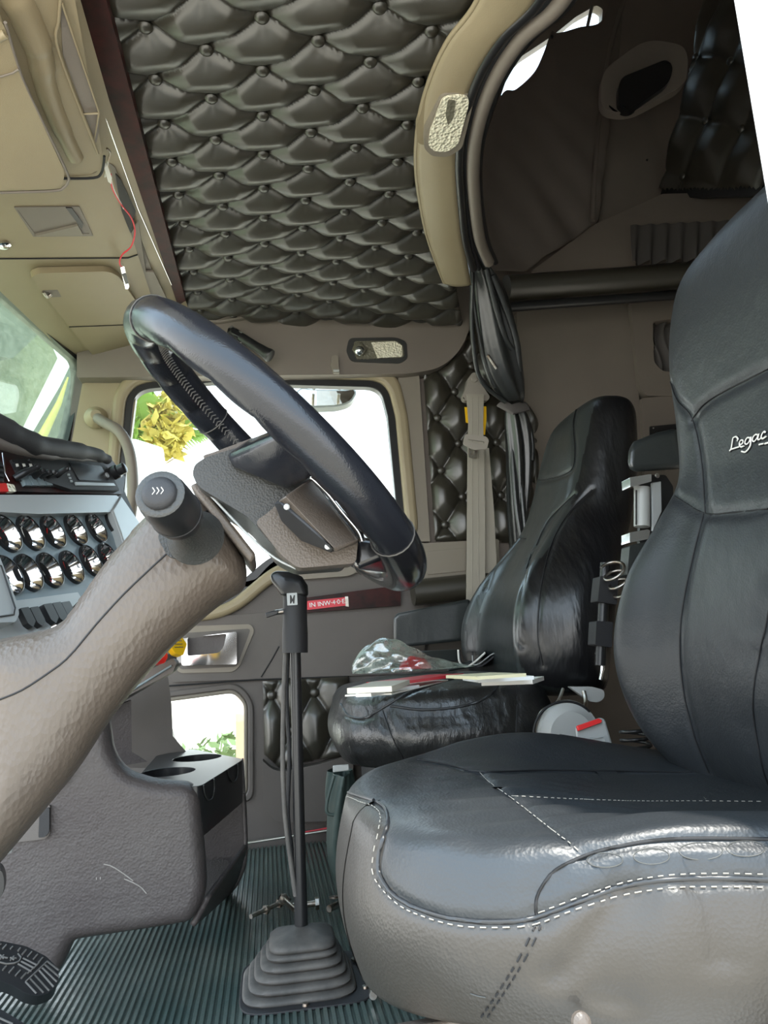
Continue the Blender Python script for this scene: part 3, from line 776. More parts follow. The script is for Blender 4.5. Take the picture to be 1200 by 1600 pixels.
def cushion(name, outline, ctr, ztop, zbot, m, parent, rings=60, side=26, er=.03, taper=.03, bulge=.012, zb=None):
    """outline(theta)->(x, y); ztop(x, y); rounded edge of radius er, side wall down to zbot"""
    NT = 220; V = []; Fc = []; cx, cy = ctr
    def row(fn): V.extend(fn(2 * math.pi * k / NT) for k in range(NT))
    for i in range(1, rings + 1):
        r = i / rings
        def f(t, r=r):
            ox, oy = outline(t); x, y = cx + (ox - cx) * r, cy + (oy - cy) * r; rad = math.hypot(ox - cx, oy - cy)
            de = (1 - r) * rad; z = ztop(x, y)
            if de < er: z -= er - math.sqrt(max(0, er * er - (er - de) ** 2))
            return Vector((x, y, z))
        row(f)
    for i in range(1, side + 1):
        q = i / side
        def g(t, q=q):
            ox, oy = outline(t); z0 = ztop(ox, oy) - er; zz = zb(ox, oy) if zb else zbot; z = z0 + (zz - z0) * q
            k = 1 + bulge * math.sin(q * math.pi) * 4 - taper * q ** 1.5
            return Vector((cx + (ox - cx) * k, cy + (oy - cy) * k, z))
        row(g)
    n = rings + side
    for j in range(n - 1):
        for k in range(NT):
            l = (k + 1) % NT; Fc.append((j * NT + k, j * NT + l, (j + 1) * NT + l, (j + 1) * NT + k))
    Fc.append(tuple(range(NT))[::-1]); Fc.append(tuple((n - 1) * NT + k for k in range(NT)))
    return mesh(name, V, Fc, m, parent, ang=80)
def sgnpow(c, p): return math.copysign(abs(c) ** p, c)

# ---------------- driver's seat
dy = .715
ds = empty('driver_seat', (.34, dy, FZ), 'large black leather driver seat with pale piping stitches, nearest to the open door', 'seat')
def d_out(t):
    c, s = math.cos(t), math.sin(t)
    x = .375 + .312 * sgnpow(c, .62); y = dy + .272 * sgnpow(s, .60)
    if c < 0: x += .05 * (abs(s) ** 3) * (1.0 if s < 0 else 1.6) 
    if s > 0 and c < .3: y -= .045 * max(0, (.3 - c)) ** 1.2
    return x, y
def d_top(x, y):
    v = (y - dy) / .27; u = (x - .06) / .55
    z = .440 - .055 * max(0, u - .30) * (1 if v > -.5 else .45)
    z -= .03 * max(0, .10 - u) ** 1.3 * 4      # front lip falls away
    z -= .022 * math.exp(-((u - .62) / .3) ** 2) * (1 - min(1, abs(v)) ** 4)   # pocket
    z += .030 * math.exp(-((v - .84) / .26) ** 2) * math.exp(-((u - .50) / .27) ** 2)
    z += .018 * math.exp(-((v + .82) / .2) ** 2) * (1 / (1 + math.exp(-(u - .30) * 22)))
    z -= .012 * max(0, -v) ** 2 * (1 - u)
    # gathers in the front section
    if u < .55: z += .0026 * math.sin(y * 150 + 2.2 * math.sin(x * 16) + 8 * x) * math.exp(-((u - .3) / .16) ** 2) * math.exp(-((v + .35) / .5) ** 2)
    return z
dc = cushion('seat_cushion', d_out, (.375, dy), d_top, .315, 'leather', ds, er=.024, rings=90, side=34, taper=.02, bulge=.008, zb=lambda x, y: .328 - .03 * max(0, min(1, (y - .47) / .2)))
dc.data.materials.append(M['leather_dusty_sunlit'])
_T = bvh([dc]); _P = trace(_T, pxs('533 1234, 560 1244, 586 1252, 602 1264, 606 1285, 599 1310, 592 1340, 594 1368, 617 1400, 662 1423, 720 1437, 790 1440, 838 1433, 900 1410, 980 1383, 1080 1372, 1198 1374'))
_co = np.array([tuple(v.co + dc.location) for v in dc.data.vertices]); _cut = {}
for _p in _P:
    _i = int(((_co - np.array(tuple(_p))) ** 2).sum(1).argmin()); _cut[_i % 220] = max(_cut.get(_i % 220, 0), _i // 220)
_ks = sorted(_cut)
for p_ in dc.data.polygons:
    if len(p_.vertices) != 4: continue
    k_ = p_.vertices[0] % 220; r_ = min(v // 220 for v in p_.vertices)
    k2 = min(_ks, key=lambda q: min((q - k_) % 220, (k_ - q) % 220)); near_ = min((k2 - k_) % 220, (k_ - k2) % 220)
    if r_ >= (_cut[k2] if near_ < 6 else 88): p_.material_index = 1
T = bvh([dc])
for s_, w_, d_ in [('535 1236, 560 1246, 585 1254, 600 1266, 604 1285, 597 1310, 590 1340, 592 1368, 615 1400, 660 1425, 720 1440, 790 1442, 838 1436', .004, .003),
                   ('838 1436, 900 1412, 980 1386, 1080 1376, 1200 1378', .004, .0035),
                   ('748 1206, 765 1222, 800 1245, 850 1285, 912 1334', .004, .003),
                   ('652 1188, 700 1196, 750 1207, 850 1205, 960 1206, 1080 1208', .004, .003),
                   ('840 1432, 842 1400, 865 1365, 905 1342, 960 1325, 1050 1312, 1200 1312', .006, .004)]:
    P = trace(T, pxs(s_)); groove(dc, P, w_, d_)
# folds pulling on the side panel
for s_ in ['985 1400, 960 1450, 938 1520, 935 1560', '1010 1395, 1000 1450, 985 1520, 975 1570', '965 1398, 935 1450, 900 1500, 870 1530', '1095 1380, 1120 1420, 1130 1500']:
    P = trace(T, pxs(s_)); groove(dc, P, .008, .006)
T = bvh([dc])
seam('piping', T, '533 1234, 560 1244, 586 1252, 602 1264, 606 1285, 599 1310, 592 1340, 594 1368, 617 1400, 662 1423, 720 1437, 790 1440, 838 1433, 900 1410, 980 1383, 1080 1372, 1200 1374', .0016, 'piping', dc)
st = stitches('stitching', T, '536 1242, 560 1253, 582 1261, 594 1275, 592 1300, 585 1335, 586 1372, 620 1412, 662 1433, 720 1448, 790 1450, 838 1445, 900 1422, 980 1397, 1080 1387, 1200 1388', .00045, 'thread', dc, .006); st['label'] = 'pale stitched line along the cushion edge'
stitches('stitching', T, '842 1426, 900 1402, 980 1376, 1080 1364, 1200 1366', .0004, 'thread', dc, .006)
stitches('stitching', T, '800 1245, 900 1250, 1000 1253, 1100 1253, 1200 1254', .0004, 'thread', dc, .006)
stitches('stitching', T, '750 1208, 768 1226, 802 1250, 852 1290, 912 1335', .0004, 'thread', dc, .005)
stitches('stitching', T, '836 1447, 815 1490, 785 1540, 745 1598', .0007, 'seam', dc, .006)
stitches('stitching', T, '846 1447, 825 1490, 795 1540, 755 1598', .0006, 'seam', dc, .006)
seam('seam_line', T, '652 1187, 700 1195, 750 1206, 850 1204, 960 1205, 1080 1207', .0009, 'seam', dc)
seam('seam_line', T, '838 1434, 840 1400, 863 1364, 905 1341, 960 1324, 1050 1311, 1200 1311', .0011, 'seam', dc)
import itertools
SCUFF = mat('pale_scuff', (.07, .07, .065), .6)
for (cx_, cy_, rx_, ry_) in [(945, 1344, 28, 11), (1018, 1338, 28, 12), (1095, 1330, 34, 13), (1165, 1326, 30, 12)]:
    P = trace(T, [(cx_ + rx_ * math.cos(a * .35), cy_ + ry_ * math.sin(a * .35)) for a in range(19)], lift=.0002)
    if len(P) > 3: o_ = mesh('scuff_mark', *tube_vf(P[::3], .00035, 5), SCUFF, dc)
for s_ in ['735 1552, 748 1556, 760 1558', '1100 1246, 1104 1250']:
    P = trace(T, pxs(s_), lift=.0004); mesh('scuff_mark', *tube_vf(P[::3], .0004, 5), SCUFF, dc)

dbk = backrest('backrest', [  # t, X front, Z, half width, thickness, bolster
    (0, .545, .345, .15, .10, .0), (.06, .520, .38, .225, .13, .02), (.16, .492, .45, .275, .15, .045), (.28, .485, .54, .290, .16, .06), (.40, .500, .635, .268, .155, .055),
    (.50, .525, .71, .228, .14, .035), (.58, .540, .765, .212, .135, .015), (.68, .545, .84, .215, .135, .008), (.80, .545, .94, .215, .13, .002), (.90, .555, 1.02, .198, .12, .0), (.96, .57, 1.06, .170, .10, 0), (1, .58, 1.082, .12, .07, 0)], dy, 'leather', ds, ny=240, ns=170)
T = bvh([dbk])
SEAMS = ['1038 765, 1062 780, 1102 802, 1150 800, 1200 795', '1046 590, 1058 625, 1082 655, 1096 720, 1102 802', '1080 658, 1100 632, 1140 607, 1200 577',
         '1100 803, 1085 860, 1068 940, 1062 1010, 1068 1080, 1085 1150, 1108 1208', '1212 900, 1196 980, 1180 1060, 1178 1120, 1192 1200, 1205 1235', ]
for s_ in SEAMS: groove(dbk, trace(T, pxs(s_)), .006, .005)
T = bvh([dbk])
for s_ in SEAMS: seam('seam_line', T, s_, .0009, 'seam', dbk, cut=.03)
# embroidered script
LS = ['1143 703, 1150 698, 1149 690, 1153 684, 1156 688, 1151 694', '1144 702, 1149 701, 1157 698']
Lg = [[(28.8, 43.5), (27.0, 46), (24.5, 61), (22, 64.5), (24.5, 62.3), (30, 60.5), (37, 58.3)], [(28.8, 43.5), (32, 42.5), (34.8, 46), (34, 49.5)],
      [(37, 56), (42, 53), (43, 49), (40, 48), (37.5, 52), (37.5, 56.5), (40, 58.5), (44, 57)],
      [(53.5, 44.5), (50, 44), (47, 48), (46, 53), (49, 54.5), (53, 50), (55, 43), (54.5, 55), (51, 62), (46, 66.5), (40.5, 65.5)],
      [(66, 39.5), (62, 39.5), (58.5, 44), (58, 49), (61, 50), (65, 45), (67.5, 38.5), (66, 46), (68, 47.5), (71, 45)],
      [(78, 36.5), (76, 34.5), (72.5, 39), (71.5, 44), (74, 45.5), (79, 42)], [(84, 31), (84, 38), (87, 40), (91, 34), (92, 29), (90.5, 41), (86, 50), (77, 53.5)], [(68, 55), (75, 53.5)]]
emb = MB(); embd = MB()
for g in Lg:
    P = trace(T, [(1120 + a, 640 + b) for a, b in g], lift=.0012)
    if len(P) > 2: emb.add(*tube_vf(P[::2] + [P[-1]], .0011, 6)); embd.add(*tube_vf([p + Vector((.0009, 0, -.0004)) for p in P[::2]], .0017, 6))
em = emb.build('embroidery', 'paper', dbk); em['label'] = 'white embroidered script lettering'
embd.build('embroidery_outline', 'seam', em)
# base of the driver's seat
slab('seat_base_rail', [(600, 1612, 0), (760, 1583, 0), (860, 1577, 0), (1300, 1556, 0), (1300, 1700, 0), (600, 1700, 0)], [], (0, .47, 0), (0, -1, .25), .02, 'hub_brown', ds, bevel=.002)
box('seat_base', (.37, dy, .215), (.40, .40, .19), 'black_matte', ds, bevel=.01)
lathe('rail_bolt', [(.0005, 0), (.006, 0), (.0055, .003), (.003, .005), (.0005, .0052)], at(907, 1597, Y=.465), (0, -1, .3), 'hub_brown', ds, n=16)

# ---------------- passenger seat
py_ = 1.555
ps = empty('passenger_seat', (.32, py_, FZ), 'glossy creased black leather passenger seat with tall one-piece back', 'seat')
def p_out(t):
    c, s = math.cos(t), math.sin(t)
    x = .335 + .205 * sgnpow(c, .62); y = py_ + .265 * sgnpow(s, .6)
    if c < 0: x += .055 * abs(s) ** 3
    return x, y
def p_top(x, y):
    v = (y - py_) / .265; u = (x - .13) / .41
    z = .49 + .025 * (1 - v * v) * (1 - (u - .5) ** 2 * 2.0) - .02 * max(0, .25 - u) * 4 * .5
    return z - .012 * max(0, -v) * (1 - u)
pc = cushion('seat_cushion', p_out, (.335, py_), p_top, .36, 'leather_wrinkled', ps, er=.035, taper=.05, bulge=.016)
T = bvh([pc])
PS = ['532 1100, 545 1118, 570 1122, 602 1104, 640 1082, 700 1062, 760 1052, 840 1058', '610 1103, 660 1109, 720 1104, 760 1090, 782 1066', '598 1110, 612 1150, 630 1186', '806 1064, 808 1090, 806 1150']
for s_ in PS: groove(pc, trace(T, pxs(s_)), .006, .004)
for k in range(9): groove(pc, trace(T, [(640 + 18 * k, 1112 - k * 1.5), (642 + 18 * k, 1122 - k * 1.5), (640 + 18 * k + 2, 1134 - k)]), .004, .004)
T = bvh([pc])
seam('piping', T, PS[0], .0022, 'piping', pc); seam('piping', T, PS[1], .0024, 'piping', pc)
for s_ in PS[2:]: seam('seam_line', T, s_, .001, 'seam', pc)
pb = backrest('backrest', [(0, .55, .455, .15, .10, 0), (.05, .505, .475, .23, .15, .02), (.15, .49, .53, .265, .17, .05), (.30, .50, .62, .27, .18, .06), (.42, .53, .70, .25, .18, .05),
    (.52, .575, .77, .215, .17, .03), (.60, .61, .83, .185, .165, .012), (.70, .635, .90, .178, .16, .005), (.82, .66, .99, .17, .15, 0), (.91, .685, 1.055, .155, .13, 0), (.97, .71, 1.09, .125, .09, 0), (1, .735, 1.105, .09, .06, 0)], py_, 'leather_soft', ps, ny=200, ns=150)
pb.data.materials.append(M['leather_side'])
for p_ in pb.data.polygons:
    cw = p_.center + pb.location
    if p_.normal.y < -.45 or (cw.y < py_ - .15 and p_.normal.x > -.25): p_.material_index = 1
T = bvh([pb])
PB = ['832 742, 835 748, 850 750, 880 742, 895 730, 898 700, 896 660, 905 625', '830 866, 815 920, 806 990, 815 1010', '925 765, 890 800, 862 850, 845 920, 840 990, 848 1040', '898 772, 858 812, 838 852', '822 842, 800 842, 780 868, 760 920']
for s_ in PB: groove(pb, trace(T, pxs(s_)), .006, .004)
T = bvh([pb])
for s_ in PB: seam('seam_line', T, s_, .0013, 'seam', pb, cut=.04)
box('seat_base', (.34, py_, .235), (.28, .36, .22), 'black_matte', ps, bevel=.012)
# fold-down armrest on the door side
ar = hull('armrest', [at(x, y, Y=Y) for (x, y, Y) in [(614, 965, 1.80), (622, 958, 1.80), (735, 935, 1.80), (735, 1000, 1.80), (625, 1012, 1.80), (614, 1000, 1.80), (618, 962, 1.86), (735, 940, 1.86), (735, 996, 1.86), (624, 1006, 1.86)]], 'leather_soft', ps, bevel=.008, seg=4)
# recline lever, round hinge cover and buckle on the near side
lev = slab('recline_lever', '890 1073, 925 1073, 944 1078 8, 945 1090 8, 935 1098 8, 922 1096', [], (0, 1.29, 0), (0, -1, 0), .012, 'greyplastic', ps, r=.003, bevel=.003)
lathe('hinge_cover', [(.0, 0), (.055, 0), (.057, -.01), (.053, -.02), (.04, -.024), (.038, -.027), (.02, -.028), (.0005, -.028)], at(884, 1146, Y=1.26) , (0, 1, 0), 'greyplastic', ps, n=40)
tube('cover_rim', [at(884 - 50 * math.cos(a / 10), 1146 - 50 * math.sin(a / 10), Y=1.24) for a in range(-4, 25)], .0022, 'seam', ps)
tube('wire_frame', [at(880, 1076, Y=1.27), at(870, 1098, Y=1.26), at(848, 1110, Y=1.25), at(838, 1130, Y=1.25), at(834, 1150, Y=1.25)], .0028, 'steel', ps, cat=6)
tube('wire_frame', [at(912, 1080, Y=1.28), at(915, 1100, Y=1.27), at(905, 1110, Y=1.26), at(885, 1104, Y=1.26)], .004, 'steel', ps, cat=6)

bk_ = empty('belt_buckle', at(930, 1180, Y=1.02), 'grey seat belt buckle with red release button between the seats', 'buckle')
hull('housing', [at(*p, Y=Y) for p in [(899, 1135), (938, 1121), (945, 1124), (962, 1180), (905, 1200), (900, 1150)] for Y in (1.03, 1.055)], 'greyplastic', bk_, bevel=.003)
slab('release_button', '901 1134, 936 1122, 941 1125, 940 1129, 904 1142', [], at(920, 1130, Y=1.024), (-.1, -1, .3), .006, 'red', bk_, bevel=.001)
slab('housing_mark', '922 1153, 945 1150, 950 1170, 925 1172', ['924 1155, 943 1152, 948 1168, 927 1170'], (0, 1.0285, 0), (0, -1, 0), .003, 'greyplastic', bk_)
tube('buckle_stalk', [at(930, 1180, Y=1.045), at(945, 1260, Y=1.06), at(950, 1330, Y=1.1)], .012, 'black_matte', bk_, cat=4)
# driver's folded armrest, with a lamp strapped beneath
aw = empty('torch_holder', at(1005, 780, Y=1.10), 'grey torch held by two chrome bands on a black bracket below the folded armrest', 'torch')
AY = 1.15
hull('folded_armrest', [at(x, y, Y=Y) for (x, y) in [(982, 700), (990, 690), (1025, 676), (1060, 668), (1075, 732), (984, 738), (981, 722)] for Y in (AY, AY + .07)], 'leather_soft', ds, bevel=.012, seg=4)
slab('bracket', '1000 742, 1040 742, 1052 760, 1052 900, 1000 900', [], (0, AY + .045, 0), (0, -1, 0), .01, 'black', aw, r=.004, bevel=.002)
def vtube(name, x0, y0, x1, y1, r, m, Y, parent, n=10, fl=1):
    return tube(name, [at(x0, y0, Y=Y), at(x1, y1, Y=Y)], r, m, parent, n=n, flat=None)
body = vtube('torch_body', 1003, 762, 1003, 823, .0135, 'greyplastic', AY + .02, aw, 24)
for dx in (-9, -4, 4, 9): vtube('rib', 1003 + dx, 766, 1003 + dx, 820, .0016, 'black_matte', AY + .012, body, 6)
slab('side_plate', '1019 754, 1033 752, 1034 800, 1020 830', [], (0, AY + .01, 0), (0, -1, 0), .006, 'silver', aw, bevel=.001)
slab('chrome_band', '984 746, 1014 741, 1018 741, 1018 752, 1012 754, 985 761', [], (0, AY - .004, 0), (0, -1, 0), .03, 'chrome', aw, r=.001, bevel=.002)
slab('chrome_band', '984 832, 1012 827, 1016 829, 1014 842, 984 848', [], (0, AY - .004, 0), (0, -1, 0), .03, 'chrome', aw, r=.001, bevel=.002)
lathe('bracket_screw', [(.0005, 0), (.0045, 0), (.0035, .002), (.0005, .0025)], at(1027, 743, Y=AY), (0, -1, 0), 'steel', aw, n=14)
slab('lower_pad', '984 852, 1012 846, 1010 900, 980 900', [], (0, AY, 0), (0, -1, 0), .03, 'leather_soft', aw, r=.004, bevel=.006)

# coiled air hoses
def coil(name, A, B, R, turns, r, m, parent=None):
    A, B = Vector(A), Vector(B); D = (B - A); U, V_, N = basis(D); P = []
    for k in range(turns * 20 + 1):
        t = k / (turns * 20); a = t * turns * 2 * math.pi; P.append(A + D * t + U * math.cos(a) * R + V_ * math.sin(a) * R)
    return tube(name, P, r, m, parent, n=8)
c1 = coil('coiled_hose', at(955, 885, Y=1.16), at(976, 925, Y=1.18), .019, 3, .0028, 'steel'); tag(c1, 'grey coiled air hose beside the passenger backrest, upper of two', 'hose', 'coiled air hoses')
c2 = coil('coiled_hose', at(992, 1140, Y=1.12), at(996, 1192, Y=1.12), .022, 4, .0028, 'black'); tag(c2, 'black coiled air hose low behind the seat belt buckle', 'hose', 'coiled air hoses')
ex = empty('strapped_rod', at(945, 1010, Y=1.2), 'black rod wrapped by two dark straps between the seats', 'rod')
vtube('rod', 946, 880, 938, 1040, .009, 'black', 1.2, ex, 14)
slab('strap', '938 900, 966 900, 964 945, 934 940', [], (0, 1.185, 0), (0, -1, 0), .03, 'black_matte', ex, r=.003, bevel=.004)
slab('strap', '932 970, 958 972, 956 1012, 930 1008', [], (0, 1.185, 0), (0, -1, 0), .03, 'black_matte', ex, r=.003, bevel=.004)
hk = tube('chrome_hook', [at(930, 1020, Y=1.22), at(940, 1026, Y=1.22), at(942, 1040, Y=1.22), at(938, 1062, Y=1.22)], [.002, .005, .004, .003], 'chrome', None, cat=5); tag(hk, 'bright chrome hook below the strapped rod', 'hook')

# ================================================================== DASHBOARD
GU = _n((.30, .954, 0)); GV = _n((.36, -.113, -.93))   # along the panel, down the panel
GN = GU.cross(GV); 
if GN.x < 0: GN = -GN
GP = at(45.5, 834, Y=1.10)
dash = empty('dashboard', (GP.x - .1, 1.3, .3), 'grey padded truck dashboard with two rows of chromed round gauges and a radio', 'dashboard')
def g(px, py, lift=0): return onp(px, py, GP + GN * lift, GN)
def gslab(name, s, holes, lift, th, m, parent=dash, **kw): return slab(name, s, holes, GP + GN * lift, GN, th, m, parent, **kw)
gc_ = []
for k in range(-2, 5): gc_.append(GP + GU * (.0625 * k))
row1 = [(-32, 834), (8, 835), (45.5, 834), (81, 832), (116.5, 829), (149, 826), (178, 820)]
row2 = [(-24, 902), (10, 900), (42, 896), (76, 892), (110, 887), (140, 877), (168, 872)]
GR_ = .0262
holes = []
# fascia with real openings
U_, V2, N2 = basis(GN)
if (CAM - GP).dot(N2) < 0: N2 = -N2; U_ = -U_
for (x, y) in row1 + row2:
    c = g(x, y) - GP; cu, cv = c.dot(U_), c.dot(V2)
    holes.append([(cu + GR_ * math.cos(a * math.pi / 12), cv + GR_ * math.sin(a * math.pi / 12)) for a in range(24)])
def gl(s): return [((g(p[0], p[1]) - GP).dot(U_), (g(p[0], p[1]) - GP).dot(V2)) for p in pxs(s)]
V, Fc = plate_vf([Vector(p) for p in gl('-120 797, 0 800, 100 797, 186 796, 215 850, 160 938, 26 940, -120 950')], holes, GP, U_, V2, N2, .004, 0)
mesh('gauge_panel', V, Fc, 'bluegrey', dash)
for i, (x, y) in enumerate(row1 + row2):
    c = g(x, y)
    gz = lathe('gauge', [(.0262, .001), (.0272, .003), (.0262, .004), (.0245, .002), (.0185, -.009)], c, N2, 'chrome', dash, n=32, caps=False)
    dl = lathe('dial', [(.0004, -.013), (.0195, -.013), (.0195, -.009), (.0004, -.0088)], c, N2, 'dial', gz, n=24)
    tb = lathe('bezel_ring', [(.0262, -.001), (.0278, -.001), (.0278, .005), (.0262, .0055)], c, N2, 'black', gz, n=28, caps=False)
    a0 = .4 + (i * 1.7) % 2.2
    q = c - N2 * .0082; pd = U_ * math.cos(a0) + V2 * math.sin(a0)
    tube('needle', [q - pd * .003, q + pd * .014], .0006, 'red' if i % 2 else 'paper', gz, n=5)
    tk = MB()
    for k in range(9):
        a = -.6 + k * .35 + i; e = U_ * math.cos(a) + V2 * math.sin(a); tk.add(*tube_vf([q + e * .0145, q + e * .0175], .0004, 4))
    tk.build('scale_marks', 'redtag' if i % 3 != 2 else 'paper', gz)
gslab('silver_band', '-160 770, 0 773, 120 773, 184 774 6, 214 826, 204 845, 176 800, 60 803, 0 800, -160 795', [], .012, .02, 'silver', r=.003, bevel=.004)
gslab('right_end_frame', '176 797, 190 775, 218 815, 236 860, 200 870, 190 835', [], .016, .02, 'silver', bevel=.003)
gslab('wood_fascia', '-160 680, 0 702, 60 703, 170 712, 196 745, 192 772, 60 769, 0 766, -160 762', [], .006, .02, 'wood', r=.004, bevel=.002)
gslab('radio', '46 717, 58 715, 160 722, 172 735, 187 766, 112 765, 72 752', [], .014, .02, 'black_matte', r=.002, bevel=.002)
gslab('radio_display', '108 722, 158 728, 172 752, 124 750', [], .0155, .003, 'dial', r=.002)
gslab('radio_buttons', '118 753, 178 755, 181 759, 120 758', [], .0165, .004, 'silver', r=.001)
for k in range(3): gslab('radio_key', f'{106+k*2} {740+k*5}, {109+k*2} {740+k*5}, {110+k*2} {743+k*5}, {107+k*2} {743+k*5}', [], .0155, .002, 'silver', r=.0)
kb = g(176, 740, .012); lathe('radio_knob', [(.0135, 0), (.0135, .012), (.0105, .014), (.0105, .026), (.0085, .0275), (.0004, .028)], kb, N2, 'black', dash, n=22)
kb = g(164, 744, .012); lathe('radio_knob', [(.005, 0), (.005, .006), (.0004, .0075)], kb, N2, 'silver', dash, n=14)
gslab('switch_bank', '18 718, 62 716, 88 760, 38 760', [], .010, .01, 'black_matte', r=.001)
for k in range(4):
    x = 22 + k * 10.5; sk = gslab('switch_cap', f'{x} {722}, {x+8} {722}, {x+12} {731}, {x+4} {732}', [], .0125, .004, 'black', r=.001)
    gslab('switch_symbol', f'{x+3} {724.5}, {x+6.5} {724.5}, {x+8} {728.5}, {x+4.5} {729}', [], .0132, .001, 'paper', sk)
    gslab('rocker', f'{34+k*11} {743}, {43+k*11} {743}, {50+k*11} {758}, {41+k*11} {758}', [], .0135, .006, 'bluegrey', r=.001, bevel=.001)
for (x0, y0, x1, y1) in [(22, 748, 58, 730), (50, 747, 66, 736), (60, 746, 76, 738), (84, 746, 104, 733), (72, 746, 84, 738)]:
    P = [g(x0, y0, .008), g((x0 + x1) / 2, (y0 + y1) / 2 - 1, .022), g(x1, y1, .034)]
    tg = tube('toggle_lever', P, [.0055, .0055, .0045, .004], 'black', dash, n=10, cat=4)
    lathe('toggle_tip', [(.0004, -.004), (.0042, -.002), (.0048, .001), (.0036, .004), (.0004, .005)], P[-1], (P[-1] - P[-2]), 'black', tg, n=10)
# round vent and red warning lamp at the left
gslab('air_vent', '-14 718, 4 722, 9 738, 6 752, -14 756', [], .012, .01, 'black', r=.004, bevel=.002)
for k in range(4): gslab('vent_slat', f'-14 {724+k*8}, 6 {726+k*8}, 7 {729+k*8}, -14 {727+k*8}', [], .016, .004, 'black_matte', r=0)
gslab('red_lens', '-12 754, 10 755, 14 768, -12 768', [], .012, .006, 'red', r=.002, bevel=.002)
gslab('clear_lens', '10 755, 22 757, 26 768, 14 768', [], .012, .006, 'lens', r=.002, bevel=.002)
tube('chrome_edge', [g(p[0], p[1], .016) for p in pxs('4 708, 8 740, 14 752')], .0012, 'chrome', dash)
# lower switches and silver pod
gslab('lower_frame', '-120 925, 26 938, 122 925, 128 935, 60 1000, -120 1000', [], .004, .006, 'silver', bevel=.001)
for k, (x, y) in enumerate([(32, 950), (47, 949), (68, 944), (82, 942), (96, 941)]):
    gslab('rocker_switch', f'{x} {y}, {x+13} {y-2}, {x+24} {y+20}, {x+20} {y+30}, {x+12} {y+24}', [], .012, .012, 'black', r=.002, bevel=.002)
gslab('silver_pod', '-100 855, -12 860, 0 870, 28 945, 30 960, 24 972, -100 975', [], .026, .03, 'silver', r=.004, bevel=.004)
tube('pod_groove', [g(p[0], p[1], .027) for p in pxs('-12 880, 2 884, 24 950, 22 960, -20 966')], .001, 'black', dash)
# soft brow and top of the dash
def brow(s, r, m, lift, name):
    P = [g(p[0], p[1], lift) for p in pxs(s)]
    return tube(name, P, r, m, dash, n=18, cat=6)
brow('-200 628, -60 645, 0 672, 50 694, 100 702, 145 709, 168 718', [.022, .022, .021, .019, .016, .015, .012, .009], 'black_matte', .035, 'dash_brow')
brow('-200 652, -60 668, 0 692, 60 709, 120 715, 160 720', [.010, .010, .009, .008, .006, .004], 'door', .03, 'brow_underside')
gslab('dash_body', '-200 690, 0 700, 170 712, 236 862, 160 940, 60 960, -200 960', [], -.022, .12, 'black_matte')

# lower ledge with the parking brake knobs
LP = (0, 1.50, 0)
ledge = slab('brake_valve_panel', '120 1120, 262 1022, 276 1018, 276 1042 8, 262 1052, 180 1100, 128 1136', [], LP, (0, -1, .0), .08, 'black', dash, r=.003, bevel=.006)
slab('ledge_rim', '112 1122, 175 1078, 270 1028, 276 1036, 270 1050, 180 1098, 126 1140', [], (0, 1.46, 0), (0, -1, 0), .05, 'door', dash, r=.004, bevel=.005)
tube('ledge_trim', [at(p[0], p[1], Y=1.457) for p in pxs('150 1112, 200 1082, 268 1040')], .0022, 'bluegrey', dash)
kn = empty('knee_console', (-.25, 1.35, FZ), 'large brown-grey grained knee console with scratched side and open pocket', 'console')
slab('foot_panel', '165 1096, 262 1054, 268 1100, 270 1150, 300 1185, 300 1200, 170 1200', [], (0, 1.72, 0), (.2, -1, 0), .02, 'door', oh)
slab('foot_panel_inner', '165 1110, 205 1094, 206 1175, 230 1190, 170 1200', [], (0, 1.60, 0), (.3, -1, 0), .02, 'knee', oh)
def hexknob(name, px, py, Y, s, m, label, cat):
    N = _n((.75, -.6, .25)); U, V_, N = basis(N); c = at(px, py, Y=Y)
    pts = [(s * math.cos(a * math.pi / 4 + .39), s * math.sin(a * math.pi / 4 + .39)) for a in range(8)] if m == 'red' else [(s, 0), (s * .3, s), (-s * .5, s * .8), (-s, 0), (-s * .5, -s * .8), (s * .3, -s)]
    V, Fc = plate_vf(rounded(pts, s * .2), [], c, U, V_, N, .012, .006); k = mesh(name, V, Fc, m, dash, bevel=.002); o = k; k['label'] = label
    tube('knob_stem', [c - N * .005, c - N * .05], .007, m, o, n=12)
    for j in range(3): tube('knob_lettering', [c + N * .0066 + V_ * (.006 - .006 * j) - U * s * .5, c + N * .0066 + V_ * (.006 - .006 * j) + U * s * .45], .0007, 'paper' if m == 'red' else 'black', k, n=4)
    return o
hexknob('brake_knob', 245, 1022, 1.40, .021, 'red', 'red octagonal trailer air brake knob under the column', 'knob')
hexknob('brake_knob', 275, 1008, 1.42, .022, 'yellow', 'yellow diamond parking brake knob beside the chrome door handle', 'knob')

